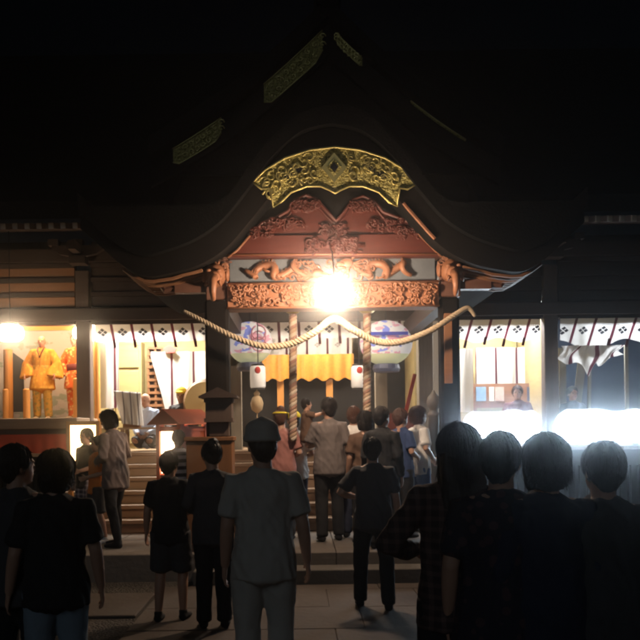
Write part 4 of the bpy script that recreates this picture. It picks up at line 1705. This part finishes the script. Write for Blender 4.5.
def arm_pose(kind, s):
    """elbow, wrist in a 1.7 m figure facing +y; s = -1 left, 1 right"""
    return {
        'down': ((0.212 * s, -0.035, 1.11), (0.222 * s, 0.05, 0.87)),
        'relaxed': ((0.228 * s, -0.03, 1.11), (0.262 * s, 0.05, 0.88)),
        'front': ((0.24 * s, -0.03, 1.13), (0.10 * s, 0.20, 1.06)),
        'clasp': ((0.23 * s, -0.03, 1.14), (0.05 * s, 0.20, 0.98)),
        'elbow_out': ((0.33 * s, -0.05, 1.16), (0.16 * s, 0.16, 1.10)),
        'reach': ((0.22 * s, 0.14, 1.20), (0.17 * s, 0.36, 1.18)),
        'phone': ((0.23 * s, 0.10, 1.20), (0.12 * s, 0.26, 1.40)),
        'carry': ((0.25 * s, 0.06, 1.14), (0.13 * s, 0.28, 1.14)),
        'robe': ((0.27 * s, 0.0, 1.12), (0.27 * s, 0.12, 0.92)),
        'hug': ((0.19 * s, 0.16, 1.34), (0.05 * s, 0.36, 1.40)),
        'lap': ((0.23 * s, 0.05, 1.12), (0.09 * s, 0.26, 0.98)),
    }[kind]


def person(label, px, d, base, h, yaw, top, bottom, hair, arms=('down', 'down'), skin=None, head=(0, 0), lean=0.0, stride=0.0, stance=0.10, shoes='black',
           hat=None, face=False, group=None, extra=None, sit=False, build=1.0, neck_cloth=None, loc=None):
    k = h / 1.7
    skin = skin or SKIN
    seed = int(px * 7 + d * 13)
    x = X(px, d)
    bm_ = MB()

    def T(p):
        p = Vector(p)
        dy = lean * max(0, p.z - 0.92)
        return Vector((p.x * build if p.z < 1.46 else p.x, p.y + dy, p.z)) * k

    def tt(pts):
        return [T(p) for p in pts]

    def rr(rs, add=0.0):
        return [((a[0] + add) * k * build, (a[1] + add) * k * build) if isinstance(a, tuple) else (a + add) * k * build for a in rs]

    # skeleton
    sh = {s: Vector((0.158 * s, -0.008, 1.372)) for s in (-1, 1)}
    el, wr = {}, {}
    for i, s in enumerate((-1, 1)):
        e, w = arm_pose(arms[i], s)
        el[s], wr[s] = Vector(e), Vector(w)
    hip = {s: Vector((0.088 * s, 0, 0.90)) for s in (-1, 1)}
    kn, an = {}, {}
    for s in (-1, 1):
        off = stride * s
        kn[s] = Vector((stance * s * 0.98, 0.025 + off * 0.55 + (0.02 if off else 0), 0.485))
        an[s] = Vector((stance * s * 1.05, -0.02 + off, 0.085))
        if sit:
            kn[s] = Vector((0.13 * s, 0.36, 0.86))
            an[s] = Vector((0.12 * s, 0.02, 0.80))
    torso = [(0, 0, 0.84), (0, -0.004, 0.93), (0, 0.0, 1.06), (0, 0.004, 1.18), (0, 0.002, 1.30), (0, -0.004, 1.385), (0, -0.008, 1.435)]
    trad = [(0.155, 0.115), (0.168, 0.122), (0.142, 0.105), (0.155, 0.112), (0.165, 0.112), (0.148, 0.092), (0.085, 0.065)]
    # body
    bm_.tube(tt(torso), rr(trad), 20, ref=(1, 0, 0))
    hy, hp = head
    hc = Vector((0, 0.015, 1.575))
    piv = Vector((0, -0.005, 1.47))
    HR = Matrix.Rotation(hy, 3, 'Z') @ Matrix.Rotation(hp, 3, 'X')

    def H(p):
        return T(piv + HR @ (Vector(p) - piv))

    bm_.tube([T((0, -0.012, 1.40)), T((0, -0.006, 1.46)), H((0, 0.0, 1.52))], [0.062 * k, 0.056 * k, 0.056 * k], 14)
    RM = HR

    def he(c, r, rot=None):
        bm_.ell(H(c), tuple(q * k for q in r), RM @ (rot or Matrix.Identity(3)), 20, 14)

    he((0, 0.002, 1.598), (0.076, 0.094, 0.100))
    he((0, 0.032, 1.540), (0.060, 0.066, 0.078))
    he((0, 0.066, 1.492), (0.028, 0.026, 0.022))           # chin
    bm_.tube([H((0, 0.088, 1.598)), H((0, 0.106, 1.565)), H((0, 0.112, 1.556))], [0.009 * k, 0.015 * k, 0.012 * k], 8)
    for s in (-1, 1):
        he((0.078 * s, -0.002, 1.570), (0.011, 0.022, 0.033), Matrix.Rotation(0.35 * s, 3, 'Z'))
        he((0.033 * s, 0.084, 1.606), (0.024, 0.012, 0.008))   # brow
    # arms and hands
    for s in (-1, 1):
        u, e, w = sh[s], el[s], wr[s]
        mid = (u + e) / 2 + Vector((0.006 * s, 0, 0))
        f = e + (w - e) * 0.35
        bm_.tube(tt([u - Vector((0.05 * s, 0, -0.005)), u, mid, e, f, w]), [q * k for q in (0.050, 0.052, 0.046, 0.039, 0.039, 0.026)], 14)
        dr = (T(w) - T(e)).normalized()
        # palm plane: fingers run along dr, palm turned to the thigh
        side = Vector((-s, 0, 0)) if abs(dr.x) < 0.7 else Vector((0, 0, -1))
        nrm = (side - dr * side.dot(dr)).normalized()
        wid = dr.cross(nrm).normalized()
        if wid.y < 0:
            wid = -wid
        W = T(w)
        bm_.tube([W, W + dr * 0.035 * k, W + dr * 0.085 * k], [(0.024 * k, 0.018 * k), (0.036 * k, 0.016 * k), (0.041 * k, 0.014 * k)], 14, ref=wid)
        for i, ln in enumerate((0.070, 0.080, 0.074, 0.058)):
            o = (1.5 - i) * 0.0215 * k
            r0 = W + dr * (0.075 * k) + wid * o
            d1 = (dr + wid * (1.5 - i) * 0.07 + nrm * 0.18).normalized()
            d2 = (dr + wid * (1.5 - i) * 0.06 + nrm * 0.75).normalized()
            p1 = r0 + d1 * ln * 0.55 * k
            bm_.tube([r0, p1, p1 + d2 * ln * 0.5 * k], [0.0095 * k, 0.0088 * k, 0.007 * k], 8)
        th0 = W + dr * 0.025 * k + wid * 0.026 * k
        th1 = th0 + (dr * 0.6 + wid * 0.75 + nrm * 0.2) * 0.042 * k
        bm_.tube([th0, th1, th1 + (dr * 0.95 + wid * 0.15 + nrm * 0.3) * 0.034 * k], [0.013 * k, 0.011 * k, 0.008 * k], 8)
    # legs and feet
    for s in (-1, 1):
        a, b_, c_ = hip[s], kn[s], an[s]
        bm_.tube(tt([a, a + (b_ - a) * 0.45, b_, b_ + (c_ - b_) * 0.35 + Vector((0, -0.015, 0)), c_]), [q * k * build for q in (0.088, 0.076, 0.054, 0.054, 0.036)], 14)
        if not sit:
            bm_.tube(tt([c_ + Vector((0, -0.03, -0.035)), c_ + Vector((0.005 * s, 0.06, -0.045)), c_ + Vector((0.015 * s, 0.16, -0.06))]),
                     [(0.036 * k, 0.038 * k), (0.042 * k, 0.034 * k), (0.036 * k, 0.02 * k)], 12, ref=(1, 0, 0))
    body = cooked(bm_, 'person', skin, 0.0085 * max(k, 0.6), 2)
    # clothes
    kind, tm = top
    c = MB()
    if kind in ('tshirt', 'shirt', 'tank', 'cardigan'):
        zb = {'tshirt': 0.80, 'shirt': 0.78, 'tank': 0.84, 'cardigan': 0.74}[kind]
        tp = [(0, -0.004, zb), (0, -0.004, 0.93), (0, 0.0, 1.06), (0, 0.004, 1.18), (0, 0.002, 1.30), (0, -0.004, 1.385), (0, -0.008, 1.425), (0, -0.010, 1.452)]
        tr = [(0.194, 0.150), (0.192, 0.148), (0.172, 0.132), (0.172, 0.130), (0.184, 0.132), (0.172, 0.114), (0.110, 0.080), (0.068, 0.064)]
        c.tube(tt(tp), rr(tr), 22, ref=(1, 0, 0))
        for s in (-1, 1):
            u, e, w = sh[s], el[s], wr[s]
            if kind == 'tank':
                continue
            if kind == 'tshirt':
                c.tube(tt([u - Vector((0.05 * s, 0, 0)), u, u + (e - u) * 0.4, u + (e - u) * 0.78]), [q * k for q in (0.058, 0.068, 0.068, 0.072)], 16)
            else:
                c.tube(tt([u - Vector((0.05 * s, 0, 0)), u, (u + e) / 2, e, (e + w) / 2, w - (w - e) * 0.06]), [q * k for q in (0.058, 0.067, 0.062, 0.056, 0.050, 0.044)], 16)
        cooked(c, {'tshirt': 'tshirt', 'shirt': 'shirt', 'tank': 'tank_top', 'cardigan': 'cardigan'}[kind], tm, 0.011 * max(k, 0.6), 2, 0.017 * k, 9, seed, body, (1, 1, 0.6))
    elif kind in ('dress', 'robe'):
        zb = 0.42 if kind == 'dress' else 0.62
        wb = 0.26 if kind == 'dress' else 0.23
        tp = [(0, 0, zb), (0, 0, 0.75), (0, -0.002, 0.93), (0, 0.0, 1.06), (0, 0.004, 1.18), (0, 0.002, 1.30), (0, -0.004, 1.385), (0, -0.008, 1.425), (0, -0.010, 1.452)]
        tr = [(wb, wb * 0.8), (0.22, 0.175), (0.19, 0.145), (0.165, 0.125), (0.172, 0.130), (0.184, 0.132), (0.172, 0.114), (0.110, 0.080), (0.068, 0.064)]
        c.tube(tt(tp), rr(tr), 22, ref=(1, 0, 0))
        for s in (-1, 1):
            u, e, w = sh[s], el[s], wr[s]
            if kind == 'robe':
                c.tube(tt([u - Vector((0.05 * s, 0, 0)), u, (u + e) / 2, e, (e + w) / 2 - Vector((0, 0, 0.03)), w - Vector((0, 0, 0.06))]),
                       [q * k for q in (0.07, 0.08, 0.09, 0.10)] + [(0.06 * k, 0.15 * k), (0.05 * k, 0.17 * k)], 16, ref=(1, 0, 0))
            else:
                c.tube(tt([u - Vector((0.05 * s, 0, 0)), u, u + (e - u) * 0.4, u + (e - u) * 0.8]), [q * k for q in (0.058, 0.068, 0.068, 0.072)], 16)
        cooked(c, kind, tm, 0.013 * max(k, 0.6), 3, 0.016 * k, 6, seed, body, (1.4, 1.4, 0.3))
    kind, bmt = bottom
    if kind in ('trousers', 'shorts', 'leggings', 'skirt'):
        c = MB()
        add = {'trousers': 0.018, 'shorts': 0.028, 'leggings': 0.008, 'skirt': 0.03}[kind]
        c.tube(tt([(0, 0, 0.82), (0, -0.004, 0.88), (0, -0.002, 0.93), (0, 0, 0.96)]), rr([(0.152, 0.116), (0.160, 0.120), (0.150, 0.110), (0.14, 0.10)], 0.010), 20, ref=(1, 0, 0))
        for s in (-1, 1):
            a, b_, c_ = hip[s], kn[s], an[s]
            if kind == 'skirt':
                continue
            pts = [a, a + (b_ - a) * 0.45, b_ + (a - b_) * 0.06]
            rs = [0.088, 0.078, 0.060]
            if kind != 'shorts':
                pts += [b_ + (c_ - b_) * 0.35 + Vector((0, -0.012, 0)), c_ + Vector((0, 0, 0.015 if kind == 'leggings' else -0.015))]
                rs += [0.057, 0.042 if kind == 'leggings' else 0.052]
            else:
                rs = [0.092, 0.088, 0.085]
            c.tube(tt(pts), rr(rs, add), 16)
        if kind == 'skirt':
            c.tube(tt([(0, 0, 0.5), (0, 0, 0.7), (0, 0, 0.9)]), rr([(0.24, 0.2), (0.21, 0.17), (0.175, 0.135)]), 22, ref=(1, 0, 0))
        cooked(c, kind, bmt, 0.013 * max(k, 0.6), 3, 0.008 * k, 9, seed + 5, body, (1, 1, 0.8))
    if not sit and shoes:
        for s in (-1, 1):
            c_ = an[s]
            c = MB()
            c.tube(tt([c_ + Vector((0, -0.045, -0.045)), c_ + Vector((0.003 * s, 0.03, -0.042)), c_ + Vector((0.008 * s, 0.10, -0.052)), c_ + Vector((0.015 * s, 0.18, -0.060))]),
                   [(0.040 * k, 0.038 * k), (0.045 * k, 0.042 * k), (0.050 * k, 0.033 * k), (0.040 * k, 0.024 * k)], 14, ref=(1, 0, 0))
            c.tube(tt([c_ + Vector((0, 0, -0.02)), c_ + Vector((0, 0, 0.02))]), [0.044 * k, 0.044 * k], 12)
            cooked(c, 'shoe', C[shoes], 0.011 * max(k, 0.6), 2, 0, parent=body)
    # hair
    kind, hm = hair
    if kind != 'bald':
        c = MB()
        def hell(cc, r):
            c.ell(H(cc), tuple(q * k for q in r), RM, 20, 14)
        hell((0, -0.014, 1.614), (0.089, 0.102, 0.103))
        hell((0, -0.045, 1.575), (0.080, 0.070, 0.085))
        if kind == 'short':
            hell((0, -0.05, 1.545), (0.062, 0.05, 0.07))
        if kind == 'bob':
            hell((0, -0.030, 1.560), (0.102, 0.085, 0.115))
            for s in (-1, 1):
                hell((0.070 * s, 0.005, 1.545), (0.030, 0.045, 0.09))
        if kind == 'long':
            hell((0, -0.030, 1.570), (0.100, 0.085, 0.115))
            c.tube([H((0, -0.045, 1.58)), T((0, -0.075, 1.46)), T((0, -0.105, 1.34)), T((0, -0.115, 1.24))], [(0.098 * k, 0.065 * k), (0.105 * k, 0.05 * k), (0.105 * k, 0.04 * k), (0.07 * k, 0.025 * k)], 16,
                   ref=(1, 0, 0))
        if kind == 'bun':
            hell((0, -0.05, 1.70), (0.05, 0.05, 0.042))
        if kind == 'ponytail':
            c.tube([H((0, -0.10, 1.62)), H((0, -0.145, 1.58)), H((0, -0.14, 1.46)), H((0, -0.13, 1.38))], [0.03 * k, 0.036 * k, 0.03 * k, 0.012 * k], 10)
        ho = cooked(c, 'hair', hm, 0.0095 * max(k, 0.6), 1, 0.008 * k, 22, seed, body, (1.6, 1.6, 0.7))
        if not hat:
            rg = random.Random(seed)
            st = MB()
            wide = {'bob': 1.13, 'long': 1.12}.get(kind, 1.0)
            for _ in range(900 if d < 6 else 260):
                az = rg.uniform(0, 2 * PI)
                fr = math.cos(az)                     # 1 = towards the face
                end = (2.25 if fr < 0.2 else 2.25 - 1.35 * (fr - 0.2) / 0.8) + rg.uniform(-0.35, 0.15)
                a0 = rg.uniform(0.05, 0.9)
                if end < a0 + 0.3:
                    continue
                lift = rg.uniform(1.0, 1.045) * (1.05 if rg.random() < 0.06 else 1)
                tw = rg.uniform(-0.25, 0.25)
                pts = []
                for q in range(8):
                    th = a0 + (end - a0) * q / 7
                    az2 = az + tw * q / 7
                    lf = lift + 0.02 * math.sin(q * 1.3 + az * 9)
                    if q == 7:
                        lf += rg.uniform(-0.02, 0.07)
                    pts.append(H((0.090 * wide * lf * math.sin(th) * math.sin(az2), -0.014 + 0.103 * wide * lf * math.sin(th) * math.cos(az2), 1.606 + 0.106 * lf * math.cos(th))))
                if kind in ('bob', 'long') and fr < 0.3:
                    e = pts[-1]
                    ln = rg.uniform(0.02, 0.07) if kind == 'bob' else rg.uniform(0.08, 0.30)
                    pts += [e + Vector((rg.uniform(-0.006, 0.006), -0.004, -ln * 0.5 * k)), e + Vector((rg.uniform(-0.014, 0.014), -0.012, -ln * k))]
                r0 = (0.0017 if d < 6 else 0.0028) * k
                st.tube(pts, [r0] * (len(pts) - 1) + [r0 * 0.3], 3, cap=False)
            bmh = bmesh.new()
            bmh.from_mesh(ho.data)
            tmp = bpy.data.meshes.new('strands')
            tmp.from_pydata([tuple(v) for v in st.v], [], st.f)
            bmh.from_mesh(tmp)
            bmh.to_mesh(ho.data)
            bmh.free()
            bpy.data.meshes.remove(tmp)
    if hat:
        kind, hm = hat
        c = MB()
        if kind == 'bucket':
            pts = [(0, 0.0, 1.612), (0, 0.0, 1.635), (0, 0, 1.66), (0, 0, 1.70), (0, 0, 1.722)]
            c.tube([H(p) for p in pts], [(0.118 * k, 0.134 * k), (0.106 * k, 0.120 * k), (0.101 * k, 0.115 * k), (0.095 * k, 0.108 * k), (0.075 * k, 0.088 * k)], 24, ref=tuple(RM @ Vector((1, 0, 0))))
        else:
            c.ell(H((0, -0.006, 1.645)), (0.093 * k, 0.108 * k, 0.085 * k), RM, 20, 14)
            c.tube([H((0, 0.07, 1.645)), H((0, 0.13, 1.640)), H((0, 0.175, 1.630))], [(0.075 * k, 0.012 * k), (0.07 * k, 0.010 * k), (0.045 * k, 0.008 * k)], 14, ref=tuple(RM @ Vector((1, 0, 0))))
        cooked(c, 'hat', hm, 0.009, 2, 0.002, 12, seed, body)
    if face:
        for s in (-1, 1):
            c = MB()
            c.ell(H((0.031 * s, 0.088, 1.584)), (0.014 * k, 0.007 * k, 0.0065 * k), RM, 10, 8)
            c.build('eye', EYE, body, smooth=True)
        c = MB()
        c.ell(H((0, 0.096, 1.523)), (0.022 * k, 0.008 * k, 0.007 * k), RM, 10, 8)
        c.build('mouth', LIP, body, smooth=True)
    if extra:
        extra(body, T, H, k, RM)
    for ch in body.children:
        ch.matrix_parent_inverse = Matrix.Identity(4)
    if loc is None:
        loc = (x, d, base - 0.80 * k + 0.11 * k if sit else base)
    body.location = loc
    body.rotation_euler = (0, 0, yaw)
    tag(body, label, 'person', group)
    return body


def sash(mat, z0, z1, name='sash', collar=False):
    def fn(body, T, H, k, RM):
        c = MB()
        c.tube([T((0, 0, z0)), T((0, 0, (z0 + z1) / 2)), T((0, 0, z1))], [(0.186 * k, 0.146 * k)] * 3, 22, ref=(1, 0, 0))
        c.build(name, mat, body, smooth=True)
        if collar:
            c = MB()
            for s in (-1, 1):
                c.tube([T((0.062 * s, 0.03, 1.47)), T((0.045 * s, 0.115, 1.40)), T((0.0, 0.142, 1.25))], [0.016 * k, 0.018 * k, 0.014 * k], 8)
            c.build('collar', C['maroon'], body, smooth=True)
    return fn


def headband(mat):
    def fn(body, T, H, k, RM):
        c = MB()
        pts = [H((0.094 * math.sin(a * 2 * PI / 24), -0.012 + 0.107 * math.cos(a * 2 * PI / 24), 1.64 - 0.01 * math.cos(a * 2 * PI / 24))) for a in range(25)]
        c.tube(pts, 0.013 * k, 8)
        c.build('headband', mat, body, smooth=True)
    return fn


AWAY, FACE = 0.0, PI
# -- near silhouettes on the left
person('dark silhouette at the left picture edge with head turned right', 16, 4.9, 0, 1.63, R(-12), ('shirt', C['charcoal']), ('trousers', C['black']), ('short', HAIR), head=(R(-40), 0), build=1.1)
person('dark silhouette in pale jeans beside the far left one', 54, 4.75, 0, 1.60, R(18), ('tshirt', C['black']), ('trousers', C['pale_denim']), ('bob', HAIR), head=(R(35), 0), arms=('relaxed', 'relaxed'))
# -- group in front of the light box
person('boy in black tshirt and plaid shorts before the glowing sign lantern', 86, 11.3, PLAT_Z, 1.44, R(140), ('tshirt', C['black']), ('shorts', C['plaid_shorts']), ('short', HAIR),
       arms=('front', 'down'), face=True, shoes='white', stance=0.12)
person('small child in glowing orange tshirt between the boy and the woman', 97, 10.8, PLAT_Z, 1.34, R(120), ('tshirt', C['orange']), ('shorts', C['charcoal']), ('short', HAIR),
       arms=('front', 'down'), face=True, shoes='white', stride=0.06)
person('woman with dark bob in grey beige cardigan and black leggings facing left', 115, 10.45, PLAT_Z, 1.66, R(62), ('cardigan', C['cardigan']), ('leggings', C['black']), ('bob', HAIR),
       arms=('front', 'front'), head=(R(12), R(-18)), lean=0.10, stride=0.09)
person('boy in dark and white striped shirt before the red lantern', 178, 10.35, PLAT_Z, 1.40, R(25), ('tshirt', C['stripes']), ('shorts', C['charcoal']), ('short', HAIR), arms=('front', 'down'))
# -- second row on the ground
person('dark figure in shorts with bare legs standing below the striped boy', 169, 7.7, 0.012, 1.50, R(-6), ('tshirt', C['black']), ('shorts', C['charcoal']), ('short', HAIR), arms=('relaxed', 'front'), stance=0.11, head=(R(-14), 0), stride=0.05)
person('dark figure standing left of the man in the hat', 212, 7.4, 0.012, 1.59, R(5), ('shirt', C['charcoal']), ('trousers', C['black']), ('bun', HAIR), arms=('clasp', 'down'), head=(R(18), R(-8)), stance=0.09)
person('man in bucket hat with grey shirt and trousers, his back turned', 262, 5.15, 0.012, 1.72, R(8), ('tshirt', C['grey_green']), ('trousers', C['grey_green']), ('short', HAIR), arms=('down', 'relaxed'),
       hat=('bucket', C['grey_green']), build=1.02, head=(R(10), 0))
# -- people on the terrace in front of the stair
person('woman in rose shirt and black trousers with hair up and thin yellow headband', 281, 10.9, PLAT_Z, 1.66, R(-5), ('tshirt', C['rose']), ('trousers', C['black']), ('bun', HAIR_RED),
       arms=('front', 'front'), extra=headband(C['yellow']))
person('person in white shirt and pale yellow cap behind the woman in rose', 294, 11.25, PLAT_Z, 1.62, R(10), ('tshirt', C['white']), ('trousers', C['navy']), ('short', HAIR), arms=('front', 'front'), hat=('cap', C['yellow']))
person('man in grey tshirt and black trousers holding a child', 329, 10.75, PLAT_Z, 1.78, R(6), ('tshirt', C['grey']), ('trousers', C['black']), ('short', HAIR), arms=('carry', 'relaxed'),
       head=(R(22), 0), stride=0.05)
kp = Vector((X(307, 10.80), 10.84, 0))
person('dark clothed toddler carried on the left arm of the man in grey', 313, 10.88, 0, 1.00, R(-80), ('tshirt', C['brown']), ('shorts', C['black']), ('short', HAIR), arms=('hug', 'hug'), sit=True,
       loc=(kp.x, kp.y, Z(399, 10.8) - 1.0))
person('person in white shirt with reddish hair before the right bell rope', 354, 11.1, PLAT_Z, 1.68, R(-12), ('tshirt', C['white']), ('trousers', C['navy']), ('short', HAIR_RED), arms=('front', 'relaxed'), stride=0.06)
person('dark silhouette in trousers standing alone on the paving before the step', 372, 8.1, 0.012, 1.60, R(-3), ('tshirt', C['charcoal']), ('trousers', C['black']), ('short', HAIR), arms=('elbow_out', 'relaxed'),
       stride=-0.10, stance=0.13)
person('dark clothed person mostly hidden between the white shirt and the black jacket', 365, 10.4, PLAT_Z, 1.60, R(8), ('tshirt', C['brown']), ('trousers', C['black']), ('bob', HAIR), head=(R(20), 0))
person('man in black jacket with white collar behind the lone silhouette', 382, 9.95, PLAT_Z, 1.64, R(-22), ('shirt', C['black']), ('trousers', C['black']), ('short', HAIR), head=(R(-25), 0))
person('woman in dark blue shirt facing right beside the woman in white', 401, 11.0, PLAT_Z, 1.64, R(-55), ('tshirt', C['blue']), ('trousers', C['black']), ('short', HAIR_RED), arms=('down', 'front'))
person('woman in white top and blue jeans facing the bright counter', 419, 11.45, PLAT_Z, 1.68, R(-68), ('tshirt', C['white']), ('trousers', C['denim']), ('bob', HAIR_RED), arms=('clasp', 'clasp'), head=(R(-10), 0))
# -- near silhouettes on the right
person('leftmost of the near right silhouettes in a plaid shirt with bent elbow', 458, 4.0, 0, 1.71, R(4), ('shirt', C['plaid_shirt']), ('trousers', C['black']), ('long', HAIR), arms=('elbow_out', 'down'), build=1.05)
person('silhouette in dark floral dress second among the near right group', 500, 3.8, 0, 1.67, R(-8), ('dress', C['floral']), ('none', None), ('short', HAIR), head=(R(-15), 0), build=1.08)
person('near silhouette with bob hair in a navy shirt under the right column', 545, 3.75, 0, 1.66, R(4), ('shirt', C['navy']), ('trousers', C['black']), ('bob', HAIR))
person('rightmost near silhouette with short hair in dark blue shirt', 602, 3.8, 0, 1.62, R(10), ('shirt', C['charcoal']), ('trousers', C['black']), ('short', HAIR), build=1.12)
# -- inside the hall
person('bald man in light blue shirt seated behind the low counter', 147, 14.5, FLOOR_Z, 1.62, R(175), ('shirt', C['light_blue']), ('trousers', C['charcoal']), ('bald', None), arms=('lap', 'lap'), sit=True, face=True,
       head=(R(-20), R(-12)))
person('man in bright yellow cap seated behind the red lantern', 182, 14.2, FLOOR_Z, 1.72, R(170), ('shirt', C['charcoal']), ('trousers', C['charcoal']), ('short', HAIR), arms=('lap', 'lap'), sit=True, face=True,
       hat=('cap', C['yellow']))
person('attendant with reddish face seated behind the left lamp bank', 518, 14.6, FLOOR_Z, 1.70, R(165), ('shirt', C['maroon']), ('trousers', C['charcoal']), ('short', HAIR_RED), arms=('lap', 'lap'), sit=True, face=True)
person('dark haired attendant seated behind the right lamp bank', 573, 14.7, FLOOR_Z, 1.66, R(190), ('shirt', C['navy']), ('trousers', C['charcoal']), ('short', HAIR), arms=('lap', 'lap'), sit=True, face=True)
person('performer in gold brocade robe standing on the stage', 43, 15.3, SZ, 1.49, R(178), ('robe', C['gold_robe']), ('trousers', C['gold_skirt']), ('bald', None), arms=('robe', 'robe'), skin=SKIN_MASK, face=True, build=1.12,
       extra=sash(C['gold_skirt'], 0.98, 1.10, collar=True), shoes='tan')
person('performer in orange patterned robe half hidden by the stage column', 76, 15.4, SZ, 1.52, R(160), ('robe', C['orange_robe']), ('trousers', C['orange_robe']), ('short', HAIR), arms=('robe', 'robe'), skin=SKIN_MASK, face=True,
       extra=sash(C['maroon'], 0.98, 1.10), shoes='tan')

# ---------------------------------------------------------------- scattering volume added to imitate camera bloom round the lamps
m = bpy.data.materials.new('bloom_air')
m.use_nodes = True
n = m.node_tree
n.nodes.remove(n.nodes['Principled BSDF'])
pv = n.nodes.new('ShaderNodeVolumePrincipled')
pv.inputs['Color'].default_value = (0.95, 0.96, 1.0, 1)
pv.inputs['Density'].default_value = 0.013
pv.inputs['Anisotropy'].default_value = 0.984
n.links.new(pv.outputs[0], n.nodes['Material Output'].inputs['Volume'])
mb = MB()
mb.box((-130, -70, -1), (130, 170, 12))
hz = mb.build('bloom_haze', m)
hz['kind'] = 'stuff'
